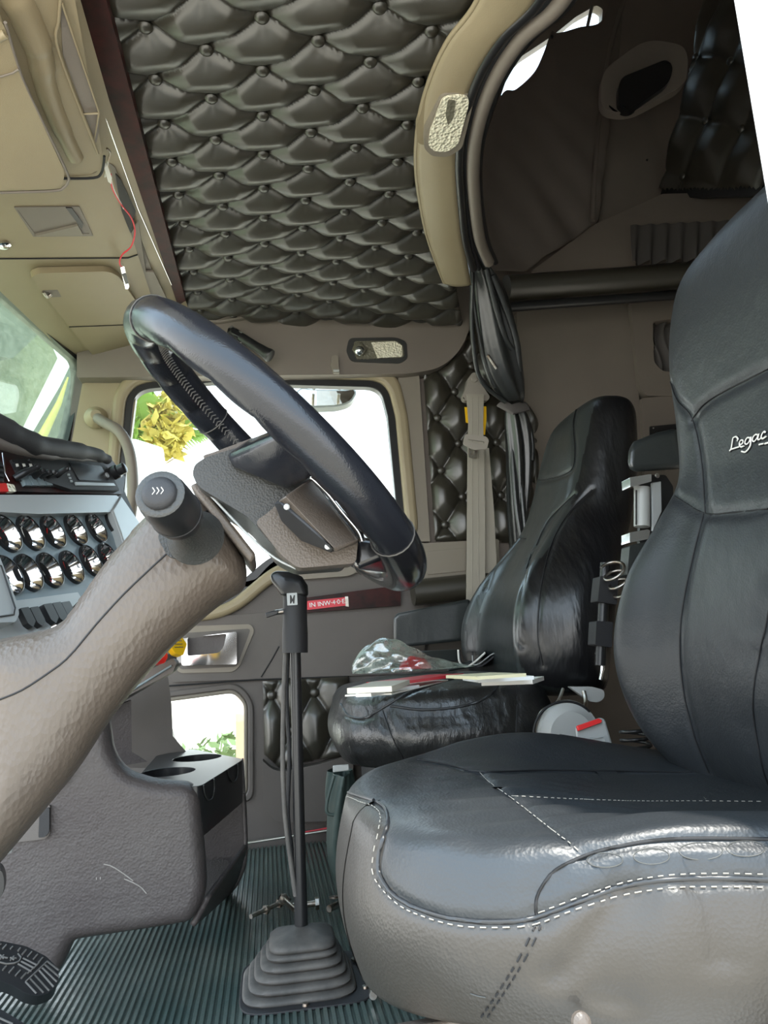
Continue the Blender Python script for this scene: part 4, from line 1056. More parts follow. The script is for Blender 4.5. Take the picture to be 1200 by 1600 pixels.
# knee panel with its open side pocket
KY = 1.20
kp = soft_slab('side_panel', '-60 1230, 60 1215, 88 1170, 140 1130 10, 166 1120 14, 174 1178 30, 196 1208 30, 240 1222 14, 296 1226 14, 312 1242 20, 318 1320, 324 1400 20, 300 1446 12, 250 1455, 112 1476, 94 1516, 60 1560, -60 1560', (0, KY, 0), (.05, -1, 0), .06, .022, 'knee', kn, r=6)
slab('pocket_rear_wall', '250 1230, 330 1226, 380 1185, 384 1250, 384 1330 10, 372 1372 12, 350 1400 12, 322 1430, 250 1450', [], (0, 1.60, 0), (0, -1, 0), .02, 'knee', kn, r=.004)
def side(u, v):
    a = at(322 - 6 * math.sin(v * 3), 1405 + 38 * v, Y=KY + .03); b = at(384 - 34 * v, 1300 + 90 * v, Y=1.60); return a.lerp(b, u) + Vector((0, 0, -.0))
grid('pocket_floor_lip', lambda u, v: at(300 + 24 * (1 - v), 1446 - 44 * (1 - v), Y=KY + .02).lerp(at(352 + 32 * (1 - v) ** .6, 1400 - 80 * (1 - v), Y=1.58), u), 14, 12, 'knee', kn, th=.008)
slab('pocket_carpet', '318 1345, 350 1343, 372 1350, 362 1372, 322 1408', [], at(345, 1370, Y=1.57), (0, -1, .4), .01, 'mesh', kn)
tube('pocket_edge', [at(p[0], p[1], Y=1.59) for p in pxs('381 1240, 384 1330, 374 1372, 352 1402, 322 1432')], .004, 'knee', kn, cat=5)
# recess with grab slot behind the column
slab('recess_frame', '40 1240, 96 1190, 118 1172, 116 1200 12, 104 1222, 70 1250, 50 1262', [], (0, KY - .022, 0), (0, -1, 0), .02, 'door', kn, r=.006, bevel=.005)
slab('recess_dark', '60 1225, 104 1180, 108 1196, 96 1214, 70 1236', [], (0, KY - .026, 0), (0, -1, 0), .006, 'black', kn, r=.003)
slab('recess_opening', '10 1290, 60 1262, 78 1258, 78 1304 6, 70 1311, 10 1318', [], (0, KY - .0225, 0), (0, -1, 0), .006, 'door', kn, r=.002)
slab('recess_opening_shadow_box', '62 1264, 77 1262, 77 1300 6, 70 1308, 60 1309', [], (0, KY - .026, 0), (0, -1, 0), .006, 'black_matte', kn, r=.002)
Tk = bvh([kp])
for s_ in ['162 1350, 176 1354, 196 1367, 208 1376', '194 1373, 208 1379, 220 1386, 229 1396', '151 1371, 151 1375', '157 1370, 157 1375']:
    P = trace(Tk, pxs(s_), lift=.0004)
    if len(P) > 3: tube('scratch', P[::3], .0008, mat('scratch', (.32, .30, .28), .6) if 'scratch' not in bpy.data.materials else bpy.data.materials['scratch'], kp, n=5)
# cup holder tray
zt = at(290, 1205, Y=1.38).z
def cz(px, py): return at(px, py, Z=zt)
O_ = Vector((0, 0, zt))
def ctop(s): return [tuple(list(at(p[0], p[1], Z=zt).xy) + [p[2] * 1.35 / FPX if len(p) > 2 else 0]) for p in pxs(s)]
ZP = (0, 0, zt)
c1_ = at(258, 1203, Z=zt); c2_ = at(300, 1180, Z=zt)
mx_ = max(c1_.x, c2_.x)
x0, x1 = c1_.x - .075, c1_.x + .085; y0, y1 = 1.245, 1.60
hc = []
cA = tuple(at(262, 1206, Z=zt).xy); cB = tuple(at(308, 1184, Z=zt).xy)
for c_ in (cA, cB):
    L = []
    R_ = .047
    for a in range(24):
        t = 2 * math.pi * a / 24; L.append((c_[0] + R_ * math.cos(t), c_[1] + R_ * 1.15 * math.sin(t)))
    hc.append(L)
V, Fc = plate_vf(rounded([tuple(at(a_, b_, Z=zt).xy) for a_, b_ in ((205, 1226), (312, 1229), (381, 1186), (300, 1170), (245, 1180))], .02), [[Vector(q_) for q_ in h] for h in hc], Vector(ZP), Vector((1, 0, 0)), Vector((0, 1, 0)), Vector((0, 0, 1)), .075, 0)
cupt = mesh('cup_tray', V, Fc, 'black', kn, bevel=.005, seg=3, ang=35); cupt['label'] = 'black double cup holder tray'
for c_ in (cA, cB):
    lathe('cup_base', [(.0005, 0), (.047, 0), (.047, .004), (.0005, .004)], (c_[0], c_[1], zt - .07), (0, 0, 1), 'black_matte', cupt)
e0 = at(312, 1229, Z=zt); e1 = at(381, 1186, Z=zt); eN = Vector(((e1 - e0).y, -(e1 - e0).x, 0)).normalized()
if eN.x < 0: eN = -eN
for s_ in ('318 1227, 320 1240, 325 1250, 332 1247, 335 1232, 334 1217', '356 1203, 359 1214, 364 1221, 370 1217, 372 1204, 371 1194'):
    tube('slot_edge', [onp(p[0], p[1], e0 + eN * .0015, eN) for p in pxs(s_)], .0013, 'hub', cupt, cat=5)

# ================================================================== STEERING COLUMN
sc = empty('steering_column', (-.25, .81, .3), 'thick taupe grained steering column shroud running down to the left', 'steering column')
SY = .73
sh = soft_slab('shroud', '-60 1000, 60 975 20, 84 962 16, 150 868, 216 792 10, 262 772, 300 758 12, 330 775, 372 838 16, 388 872 16, 386 905 20, 350 925 , 318 950 30, 262 1000, 205 1062 30, 150 1130 40, 100 1210 30, 40 1282 30, -60 1400', (0, SY, 0), (.05, -1, .05), .125, .048, 'column', sc, r=8)
Tc = bvh([sh])
def cpt(s, lift=.0006): return [onp(p[0], p[1], (0, SY - lift, 0), (.05, -1, .05)) for p in pxs(s)]
def cpt2(s_): return trace(Tc, pxs(s_), lift=.0004)[::3]
sm_ = tube('shroud_seam', cpt2('312 806, 325 798, 337 796'), .0009, 'seam', sc)
tube('shroud_seam', cpt2('264 862, 225 898, 190 932, 150 976, 108 1026, 75 1052, 35 1078, 0 1093, -40 1108'), .0009, 'seam', sc)
# lower boot of the column
tube('column_tube', [at(2, 1262, Y=.82), at(-12, 1330, Y=.82)], .018, 'greyplastic', sc, n=20)
# multifunction stalk
stk = slab('stalk_base', '245 838 8, 262 815, 320 808, 333 824 8, 332 836, 306 868 10, 285 875, 262 870 8', [], (0, SY - .003, 0), (.05, -1, .05), .01, 'hub', sc, r=.006, bevel=.003)
A_ = at(306, 840, Y=SY - .0); B_ = at(250, 772, Y=.615); ax = (B_ - A_); L_ = ax.length; ax.normalize()
lathe('stalk_boot', [(.028, 0), (.021, .010), (.0165, .026), (.0155, .05), (.0175, L_ * .5), (.0185, L_ * .52)], A_, ax, 'hub', sc, n=28)
sk_ = lathe('stalk_grip', [(.016, L_ * .46), (.0215, L_ * .5), (.0225, L_ * .58), (.0222, L_ * .8), (.0215, L_ * .93), (.0195, L_ * .99), (.015, L_), (.0005, L_)], A_, ax, 'black', sc, n=32)
lathe('stalk_button', [(.0145, L_ * .99), (.0145, L_ * 1.02), (.013, L_ * 1.045), (.009, L_ * 1.06), (.0005, L_ * 1.063)], A_, ax, 'black_matte', sk_, n=28)
lathe('stalk_ring', [(.0225, L_ * .60), (.0232, L_ * .605), (.0225, L_ * .61)], A_, ax, 'seam', sk_, n=28)
lathe('stalk_collar', [(.0155, L_ * .992), (.0195, L_ * .992), (.0205, L_ * 1.0), (.0190, L_ * 1.008), (.0155, L_ * 1.008)], A_, ax, 'hub', sk_, n=28)
Us, Vs, Ns = basis(ax, (0, 0, 1)); q = A_ + ax * (L_ * 1.064)
for k in range(3): tube('horn_symbol', [q + Us * (-.004 + k * .0035) + Vs * .003, q + Us * (-.002 + k * .0035), q + Us * (-.004 + k * .0035) - Vs * .003], .0004, 'paper', sk_, n=4)
slab('column_gap', '296 758, 310 752, 400 866, 392 880', [], (0, .76, 0), (0, -1, 0), .10, 'hub_brown', sc, bevel=.003)

# ================================================================== STEERING WHEEL
wc = Vector((.0136, .8139, .787)); wa, wb = .781, .071; WR = .195; rr = .0222
wd_ = Vector((math.cos(wa), 0, -math.sin(wa))); wy = Vector((math.sin(wb), math.cos(wb), 0)); wy = (wy - wd_ * wy.dot(wd_)).normalized()
wn_ = wd_.cross(wy)
if wn_.x < 0: wn_ = -wn_
sw_ = empty('steering_wheel', wc, 'black leather-wrapped steering wheel with stitched inner rim and grey hub', 'steering wheel')
def rimring(a, r, off=0):
    c = wc + (wd_ * math.cos(a) + wy * math.sin(a)) * WR; e = (wd_ * math.cos(a) + wy * math.sin(a)); P = []
    for k in range(24):
        t = 2 * math.pi * k / 24; rr_ = r
        fr_ = max(0, math.cos(t - 3.6)); rr_ -= .0045 * fr_ * (1 - abs(math.cos(a * 11)) ** .7) if off else 0
        P.append(c + e * math.cos(t) * rr_ + wn_ * math.sin(t) * rr_)
    return P
def rimseg(name, a0, a1, r, m, off=0, n=60):
    V = []; Fc = []
    for i in range(n + 1): V += rimring(a0 + (a1 - a0) * i / n, r, off)
    for i in range(n):
        for k in range(24): l = (k + 1) % 24; Fc.append((i * 24 + k, i * 24 + l, (i + 1) * 24 + l, (i + 1) * 24 + k))
    Fc.append(tuple(range(24))[::-1]); Fc.append(tuple(n * 24 + k for k in range(24)))
    return mesh(name, V, Fc, m, sw_, ang=70)
D = math.radians
# angle 0 = bottom (towards the driver), +90 = far side, -90 = near side, 180 = top
rimseg('rim', D(-146), D(-36), rr, 'rim', 1, 110)
rimseg('rim', D(-36), D(36), rr * 1.02, 'rim_gloss', 0, 60)
rimseg('rim', D(36), D(128), rr, 'rim', 1, 90)
rimseg('rim', D(128), D(214), rr * 1.03, 'rim', 1, 80)
def ringat(a, r):
    c = wc + (wd_ * math.cos(a) + wy * math.sin(a)) * WR; e = (wd_ * math.cos(a) + wy * math.sin(a))
    return [c + e * math.cos(2 * math.pi * k / 20) * r + wn_ * math.sin(2 * math.pi * k / 20) * r for k in range(20)]
for a in (-146, -36, 36, 128): tube('rim_seam', ringat(D(a), rr * 1.03), .0008, 'rubber', sw_, closed=True, n=6)
# herringbone lacing on the inner side of the rim
lc = MB()
for k in range(100):
    a = D(40) + k * D(1.9)
    if a > D(228): break
    c = wc + (wd_ * math.cos(a) + wy * math.sin(a)) * WR; e = (wd_ * math.cos(a) + wy * math.sin(a))
    def sp(t, da):
        aa = a + da; cc = wc + (wd_ * math.cos(aa) + wy * math.sin(aa)) * WR; ee = (wd_ * math.cos(aa) + wy * math.sin(aa)); return cc + ee * math.cos(t) * (rr * 1.03) + wn_ * math.sin(t) * (rr * 1.03)
    lc.add(*tube_vf([sp(math.pi - .2, -.012), sp(math.pi, .005), sp(math.pi + .2, -.012)], .0009, 5))
lc.build('lacing', 'rubber', sw_)
# hub body, pad and spokes
HY = .735
hb = prism('hub', '300 742, 304 726 6, 322 714, 402 690 12, 482 742, 548 822, 560 845, 552 874 10, 466 880 10, 436 864, 388 808, 312 762', HY, .84, 'hub', sw_, r=.006, bevel=.012, seg=4)
pad = slab('horn_pad', '316 712, 335 706, 395 684, 470 690, 400 706, 345 720, 322 720', [], (0, .74, 0), (0, -1, 0), .16, 'hub_brown', sw_, r=.003, bevel=.004)
slab('hub_lower_cover', '398 815, 420 800, 440 780, 470 775, 560 842, 556 880 8, 466 888 10, 440 868', [], (0, HY - .006, 0), (0, -1, 0), .03, 'hub_brown', sw_, r=.006, bevel=.008, seg=4)
def rimp(adeg, k=1.0, off=0): a = D(adeg); return wc + (wd_ * math.cos(a) + wy * math.sin(a)) * WR * k + wn_ * off
# upper near spoke: a leather web from the hub out to the near rim
near1 = min(range(-140, -40), key=lambda a: (Vector(((rimp(a) - CAM).dot(RIGHT) / (rimp(a) - CAM).dot(FWD) * FPX + CX - 455, (rimp(a) - CAM).dot(DOWN) / (rimp(a) - CAM).dot(FWD) * FPX + CY - 665)).length))
near2 = min(range(-140, -20), key=lambda a: (Vector(((rimp(a) - CAM).dot(RIGHT) / (rimp(a) - CAM).dot(FWD) * FPX + CX - 520, (rimp(a) - CAM).dot(DOWN) / (rimp(a) - CAM).dot(FWD) * FPX + CY - 730)).length))
hull('spoke', [rimp(near1, .97, -.006), rimp(near1, .97, .006), rimp(near2, .97, -.006), rimp(near2, .97, .006), rimp((near1 + near2) / 2, .93, -.014),
    at(352, 712, Y=.735), at(380, 690, Y=.76), at(445, 765, Y=.725), at(430, 700, Y=.77), at(360, 730, Y=.728), at(480, 740, Y=.76)], 'rim', sw_, bevel=.006, seg=4)
near3 = min(range(-60, 30), key=lambda a: (Vector(((rimp(a) - CAM).dot(RIGHT) / (rimp(a) - CAM).dot(FWD) * FPX + CX - 622, (rimp(a) - CAM).dot(DOWN) / (rimp(a) - CAM).dot(FWD) * FPX + CY - 878)).length))
hull('spoke', [rimp(near3 - 8, .97, -.01), rimp(near3 + 14, .97, -.012), rimp(near3 - 8, .97, .004), rimp(near3 + 14, .97, .004),
    at(556, 838, Y=.735), at(558, 888, Y=.735), at(566, 830, Y=.80), at(560, 890, Y=.82)], 'rim_gloss', sw_, bevel=.005, seg=4)
hull('spoke', [rimp(78, .96, -.008), rimp(100, .96, -.008), rimp(78, .96, .006), rimp(100, .96, .006), at(400, 720, Y=.87), at(470, 800, Y=.87), at(400, 710, Y=.84), at(490, 790, Y=.85)], 'rim', sw_, bevel=.005, seg=4)
# switch pod
hull('switch_pod', [at(x, y, Y=Y) for x, y, Y in [(484, 748, .715), (560, 842, .700), (526, 862, .66), (436, 782, .672), (446, 775, .66), (486, 750, .695), (556, 846, .68), (522, 856, .655), (430, 790, .72), (522, 862, .72), (560, 848, .73), (486, 748, .73)]], 'hub_brown', sw_, bevel=.003, seg=3)
hull('switch_pod_face', [at(x, y, Y=Y) for x, y, Y in [(428, 786, .712), (436, 781, .70), (524, 860, .694), (518, 864, .712), (470, 845, .712), (440, 815, .715), (455, 790, .668), (522, 858, .652), (436, 784, .668)]], 'black_matte', sw_, bevel=.003, seg=3)
for (x, y) in ((448, 792), (512, 854)): lathe('pod_screw', [(.0004, 0), (.003, 0), (.0025, .0015), (.0004, .002)], at(x, y, Y=.662), (-.5, -1, -.3), 'greyplastic', sw_, n=12)
tube('chrome_trim', [at(p[0], p[1], Y=.70) for p in pxs('486 746, 510 768, 535 800, 560 830, 566 846')], .0032, 'chrome', sw_, cat=4)
tube('lower_trim', [at(p[0], p[1], Y=.75) for p in pxs('330 775, 390 838, 430 872, 462 888')], .0013, 'silver', sw_, cat=4)

# ================================================================== GEAR SHIFT
gs = empty('gear_shift', (.045, 1.15, FZ), 'tall black gear lever with splitter knob and ribbed rubber floor boot', 'gear lever')
GY = 1.15
ltop = at(461, 1000, Y=GY); lbot = at(471, 1464, Y=GY)
lathe('lever', [(.0095, 0), (.0095, .06), (.0085, .1), (.0082, (ltop - lbot).length)], lbot - Vector((0, 0, .01)), ltop - lbot, 'black', gs, n=24)
kt = at(461, 918, Y=GY); kb_ = at(461, 1020, Y=GY)
lathe('grip', [(.0005, 0), (.0195, 0), (.0195, .03), (.0185, .05), (.0182, (kt - kb_).length), (.001, (kt - kb_).length)], kb_, kt - kb_, 'black_matte', gs, n=28)
hd_ = hull('knob', [at(x, y, Y=Y) for x, y in [(440, 932), (440, 920), (424, 908), (422, 898), (430, 892), (455, 893), (472, 901), (481, 915), (482, 932)] for Y in (GY - .0085, GY + .0085)] + [at(x, y, Y=Y) for x, y in [(444, 930), (446, 904), (470, 908), (477, 930)] for Y in (GY - .0185, GY + .0185)], 'black', gs, bevel=.005, seg=5)
slab('knob_badge', '448 927, 464 926, 465 945, 449 946', [], (0, GY - .0195, 0), (0, -1, 0), .003, 'silver', gs, r=.001)
slab('knob_badge_mark', '453 930, 455 930, 457 936, 459 930, 461 930, 460 943, 458 943, 457 939, 455 943, 453 943', [], (0, GY - .0197, 0), (0, -1, 0), .001, 'black', gs)
hull('splitter_switch', [at(x, y, Y=Y) for x, y in [(414, 958), (416, 966), (434, 960), (436, 953), (424, 955)] for Y in (GY - .008, GY + .004)], 'black', gs, bevel=.0015)
tube('switch_stem', [at(430, 957, Y=GY), at(445, 955, Y=GY)], .004, 'steel', gs)
for k, s_ in enumerate(['446 1020, 443 1100, 442 1200, 446 1280, 455 1350, 462 1400', '450 1020, 448 1090, 452 1180, 450 1270, 456 1330, 463 1395']):
    tube('air_line', [at(p[0], p[1], Y=GY - .004 + k * .012) for p in pxs(s_)], .0036 if k == 0 else .003, 'rubber' if k == 0 else 'black_matte', gs, cat=8)
# boot
bc = at(468, 1490, Z=.165); V = []; Fc = []
bcx, bcy = lbot.x, GY + .005
rows = []
def rr2(w, d, n=40, e=.42):
    return [(w * sgnpow(math.cos(2 * math.pi * k / n), e), d * sgnpow(math.sin(2 * math.pi * k / n), e)) for k in range(n)]
prof = [(.011, .186), (.026, .180), (.041, .176), (.0455, .172), (.046, .168), (.043, .166)]
w0 = .050
for k in range(5):
    w = .048 + k * .0070; z = .164 - k * .0105
    prof += [(w - .006, z + .001), (w - .001, z + .0005), (w + .0015, z - .003), (w - .001, z - .0065), (w - .006, z - .0075)]
prof += [(.078, .1135), (.082, .111)]
n = 48
for (w, z) in prof:
    for (x, y) in rr2(w, w * .97, n): V.append((bcx + x - .02 * (.166 - z) / .05 * .3, bcy + y - .01, z))
for i in range(len(prof) - 1):
    for k in range(n): l = (k + 1) % n; Fc.append((i * n + k, i * n + l, (i + 1) * n + l, (i + 1) * n + k))
Fc.append(tuple(range(n)))
mesh('boot', V, Fc, 'rubber', gs, ang=75)
pl = rr2(.090, .088, 40, .35); V, Fc = plate_vf([Vector((bcx + x + .004, bcy + y - .01)) for x, y in pl], [], (0, 0, .1165), Vector((1, 0, 0)), Vector((0, 1, 0)), Vector((0, 0, 1)), .003, 0)
mesh('boot_flange', V, Fc, 'black_matte', gs, bevel=.001)
for (x, y) in [(.083, .05), (.085, .0), (.082, -.06), (-.077, .03), (-.077, -.05), (.0, -.089)]:
    lathe('flange_screw', [(.0004, 0), (.0045, 0), (.004, .003), (.0004, .0035)], (bcx + x, bcy + y, .1165), (0, 0, 1), 'steel', gs, n=10)

# ================================================================== CURTAINS, BELT, LAMPS, VISORS
# side curtain inside the sleeper, hooked up at one point
top_ = catmull([Vector((a, b, 0)) for a, b in pxs('728 330, 752 238, 783 150, 806 140, 834 114, 849 84, 861 51, 868 52, 882 50, 905 43, 938 35, 955 0, 975 -30')], 12)
bot_ = catmull([Vector((a, b, 0)) for a, b in pxs('745 420, 770 424, 800 424, 825 420, 850 402, 875 388, 900 372, 920 356, 934 346, 940 300, 944 240')], 12)
def pick(L, u):
    f = u * (len(L) - 1); i = min(int(f), len(L) - 2); return L[i].lerp(L[i + 1], f - i)
def curt(u, v):
    a, b = pick(top_, u), pick(bot_, u); p = a.lerp(b, v)
    q = at(p.x, p.y, Y=1.90)
    w = (q.x * .8 + q.z) * 30
    return q + Vector((0, -.03 * math.sin(math.pi * v) - .010 * math.sin(w * .6 + 5 * u * v) * v * v * math.sin(math.pi * min(1, u * 1.1)) - .004 * math.sin(w * 1.7 + 8 * v) * v, 0))
sc1 = grid('side_curtain', curt, 110, 80, 'cloth', th=.003); tag(sc1, 'dark fabric curtain draped over the sleeper side window with two bright gaps', 'curtain')
hk2 = lathe('curtain_snap', [(.0005, 0), (.006, 0), (.005, .004), (.0005, .005)], at(862, 58, Y=1.885), (0, -1, 0), 'black', sc1)
tube('curtain_hem', [at(p[0], p[1], Y=1.872) for p in pxs('975 0, 955 70, 938 170, 930 260, 926 345')], .008, 'cloth', sc1, cat=6)

# black curtain gathered and tied at the cab opening
cb = empty('tied_curtain', at(775, 640, Y=1.55), 'long black curtain gathered by a strap beside the seat belt', 'curtain')
def cloth_col(name, rows, Y, m, folds, amp, nu=64, sq=1.0, yamp=.03, Y1=None):
    Y1 = Y1 or Y
    """rows: (py, x_left, x_right)"""
    tab = [(i / (len(rows) - 1),) + tuple(r) for i, r in enumerate(rows)]
    def fn(u, v):
        y, xl, xr = smooth_tab(tab, v); a = 2 * math.pi * u
        xm, hw = (xl + xr) / 2, (xr - xl) / 2
        k = 1 + amp * math.sin(folds * a + v * 2.5) * .5 + amp * .5 * math.sin((folds * 2 + 1) * a + 4 * v)
        Yv = Y + (Y1 - Y) * v; c = at(xm, y, Y=Yv); s = hw * Yv / FPX
        return c + Vector((s * math.cos(a) * (1 + (k - 1) * .35), -yamp * math.sin(a) * k, 0))
    return grid(name, fn, nu, 90, m, cb, closed_u=True)
cloth_col('upper_drape', [(382, 722, 742), (410, 727, 760), (450, 733, 790), (500, 738, 806), (550, 746, 816), (590, 758, 822), (620, 778, 822), (632, 786, 818)], 1.62, 'drape', 3, .22, Y1=1.80)
cloth_col('lower_drape', [(640, 788, 818), (660, 786, 828), (700, 788, 834), (750, 790, 832), (800, 792, 826), (850, 796, 826), (880, 800, 826)], 1.82, 'drape', 3, .35, Y1=1.89)
tube('tie_strap', [at(783, 630, Y=1.79), at(800, 640, Y=1.765), at(822, 634, Y=1.80)], .016, 'cloth_grey', cb, n=10, flat=.35, up=(0, -1, .2))
tube('hem_cord', [at(p[0], p[1], Y=1.58 + (p[1] - 385) * .0008) for p in pxs('732 385, 738 430, 737 500, 740 540, 746 580, 760 605, 790 628')], .006, 'drape', cb, cat=6, n=8)
tube('hem_cord', [at(p[0], p[1], Y=1.58 + (p[1] - 385) * .0008) for p in pxs('735 400, 740 470, 752 540, 764 580, 774 605')], .005, 'drape', cb, cat=6, n=8)
tube('hem_cord', [at(p[0], p[1], Y=1.58 + (p[1] - 385) * .0008) for p in pxs('800 530, 808 560, 810 590, 808 624')], .005, 'drape', cb, cat=6, n=8)
tube('snap_tab', [at(762, 555, Y=1.70), at(776, 576, Y=1.71)], .004, 'steel', cb)
tube('curtain_runner', [at(726, 386, Y=1.60), at(733, 380, Y=1.60)], .010, 'black', cb, n=10)
# folds hanging inward
for s_, r_ in [('760 420, 775 480, 790 530, 800 545', .008), ('770 430, 790 480, 806 530, 812 580', .009), ('806 660, 812 720, 816 780, 822 840', .008), ('797 660, 802 730, 808 800, 818 860', .008), ('826 660, 832 690, 832 720', .006)]:
    tube('fold', [at(p[0], p[1], Y=(1.575 + (p[1] - 385) * .0008) if p[1] < 600 else 1.83) for p in pxs(s_)], r_, 'drape', cb, cat=6, n=10)

# seat belt
sb = empty('seat_belt', at(745, 640, Y=1.82), 'grey passenger seat belt hanging in front of the tufted panel', 'seat belt')
BY = 1.885
slab('anchor_cover', '738 582 10, 745 582 10, 752 596, 760 612, 766 620 5, 762 626, 726 626, 722 620 5, 728 606, 731 592', [], (0, BY - .01, 0), (0, -1, 0), .02, 'belt_plastic', sb, r=.006, bevel=.004)
lathe('anchor_bolt', [(.0005, 0), (.009, 0), (.008, .004), (.0005, .005)], at(741, 593, Y=BY - .01), (0, -1, 0), 'belt_plastic', sb, n=20)
slab('webbing', '729 616, 756 616, 755 660, 756 700, 758 800, 758 1010, 728 1010, 730 800, 731 690, 732 660', [], (0, BY - .02, 0), (0, -1, 0), .003, 'webbing', sb, smooth=False)
slab('webbing', '752 700, 764 700, 772 800, 777 900, 777 1010, 752 1010', [], (0, BY, 0), (0, -1, 0), .003, 'webbing', sb, smooth=False)
slab('yellow_tag', '726 636, 732 636, 732 661, 728 660', [], (0, BY - .012, 0), (0, -1, 0), .002, 'yellow', sb)
slab('yellow_tag', '754 635, 760 635, 760 655, 758 679, 754 679', [], (0, BY - .012, 0), (0, -1, 0), .002, 'yellow', sb)
slab('latch_plate', '727 678 3, 760 682 4, 764 688, 761 702 4, 740 703, 724 694 3', ['731 686 2, 757 690 2, 756 694 1, 732 690 1'], (0, BY - .028, 0), (0, -1, -.1), .006, 'belt_plastic', sb, r=.004, bevel=.002)
slab('tongue', '733 698, 748 700, 743 716, 733 714', ['736 702, 743 703, 741 711, 736 710'], (0, BY - .032, 0), (0, -1, 0), .003, 'steel', sb, r=.001, bevel=.0006)
for k in range(2): tube('webbing_stripe', [at(738 + k * 9, 620, Y=BY - .0225), at(738 + k * 10, 1000, Y=BY - .0225)], .0006, 'belt_plastic', sb, n=4)

# lamps
lm = empty('reading_lamp', at(588, 548, Y=1.885), 'smoked rectangular reading lamp on the header above the passenger window', 'lamp')
slab('lamp_frame', '545 528 8, 620 527 10, 635 534 5, 637 560 6, 625 568 6, 548 565 8, 541 548', [], (0, 1.897, 0), (0, -1, 0), .02, 'hub', lm, r=.006, bevel=.004)
slab('lamp_lens', '552 533 6, 620 532 8, 630 540, 632 558 5, 556 561 6', [], (0, 1.892, 0), (0, -1, 0), .012, 'lensdark', lm, r=.004, bevel=.003)
slab('bright_lens', '580 535, 618 533 4, 628 540, 629 557 3, 590 559', [], (0, 1.889, 0), (0, -1, 0), .01, 'lens', lm, r=.002, bevel=.002)
hull('spot_socket', [at(562 + 13 * math.cos(a), 545 + 12 * math.sin(a), Y=1.889) for a in range(6)] + [at(562 + 10 * math.cos(a), 547 + 9 * math.sin(a), Y=1.882) for a in range(6)], 'lensdark', lm, bevel=.002)
lathe('spot_bulb', [(.0005, -.004), (.012, -.002), (.013, .001), (.009, .005), (.0005, .007)], at(562, 548, Y=1.88), (0, -1, -.4), 'mirror', lm)
al = empty('dome_lamp', at(702, 185, Z=1.42), 'clear faceted lamp on the curved trim above the sleeper opening', 'lamp')
AN = (.0, -.10, -1)
slab('lamp_frame', '690 148 10, 722 144 8, 738 148 8, 740 160, 722 232 8, 700 246 8, 675 244, 662 232 8, 664 210', [], at(700, 190, Z=1.418), AN, .02, 'post', al, r=.006, bevel=.004)
slab('lamp_lens', '692 153 9, 720 150 8, 733 154 6, 732 166, 716 226 8, 698 238 7, 680 237, 669 228 6, 672 206', [], at(700, 190, Z=1.414), AN, .014, 'lens', al, r=.005, bevel=.004, seg=4)
slab('lamp_reflector', '700 156, 712 158, 708 186, 700 196, 696 180', [], at(700, 190, Z=1.4125), AN, .006, 'lensdark', al, r=.004, bevel=.002)

# small fittings
hc_ = slab('coat_hook', '518 555 5, 529 555 5, 529 572, 531 582, 521 582, 517 570', [], (0, 1.887, 0), (0, -1, 0), .012, 'post', r=.002, bevel=.003); tag(hc_, 'small grey clip hook above the passenger window', 'hook')
tube('hook_lip', [at(521, 579, Y=1.87), at(530, 579, Y=1.87)], .0035, 'greyplastic', hc_)
hn = empty('pull_handle', at(390, 535, Y=1.84), 'black grip hinged on a chrome clamp under the header', 'handle')
slab('chrome_clamp', '356 513 3, 362 508 2, 380 520, 378 534, 368 537, 354 526', [], at(367, 522, Y=1.845), (0, -1, .2), .03, 'chrome', hn, r=.002, bevel=.003)
slab('clamp_inset', '361 513, 364 511, 377 521, 374 526, 361 519', [], at(367, 522, Y=1.8425), (0, -1, .2), .004, 'black', hn)
lathe('grip', [(.0005, 0), (.013, 0), (.0135, .01), (.0135, .05), (.016, .085), (.0185, .096), (.017, .1), (.0005, .101)], at(376, 527, Y=1.85), at(422, 556, Y=1.83) - at(376, 527, Y=1.85), 'black', hn, n=24)
gh = tube('grab_handle', [at(p[0], p[1], Y=Y) for (p, Y) in zip(pxs('150 652, 163 660, 185 673, 199 696, 206 730, 207 780, 200 830'), (1.92, 1.88, 1.85, 1.84, 1.84, 1.85, 1.9))], .0135, 'tan_dark', None, n=16, cat=6)
tag(gh, 'curved taupe grab handle on the far windshield pillar', 'handle')
lathe('handle_foot', [(.03, -.002), (.028, .004), (.018, .016), (.013, .022)], at(150, 652, Y=1.925), (.2, -1, 0), 'tan', gh, n=20)

# sun visors
vs = slab('sun_visor', '48 434 12, 60 427 8, 170 424 12, 186 432 10, 260 540 4, 262 562, 152 562 6, 132 540', [], OP + ON * .016, ON, .014, 'tan', r=.008, bevel=.006, seg=4)
tag(vs, 'padded tan sun visor folded up over the far end of the windshield', 'sun visor')
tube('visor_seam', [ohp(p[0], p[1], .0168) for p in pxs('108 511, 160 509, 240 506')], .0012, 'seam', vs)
slab('visor_notch', '66 454, 90 453, 96 464, 72 465', [], OP + ON * .0165, ON, .004, 'tan_dark', vs, r=.003)
tube('pivot_clip', [ohp(68, 456, .018), ohp(74, 464, .022), ohp(80, 460, .018)], .0035, 'steel', vs, cat=3)
vd = slab('sun_visor', '-160 -20, -30 10, 5 35, 30 115, 60 180, 102 270 14, 97 290 16, 80 295, -160 300', [], OP + ON * .085, ON, .016, 'tan', r=.01, bevel=.007, seg=4)
tag(vd, 'large tan sun visor nearest the camera in the upper left corner', 'sun visor')
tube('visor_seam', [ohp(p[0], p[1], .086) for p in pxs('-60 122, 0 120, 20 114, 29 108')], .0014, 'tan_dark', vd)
tube('visor_rod', [ohp(p[0], p[1], .085) for p in pxs('-60 70, -10 62, 8 52')], .006, 'tan', vd)
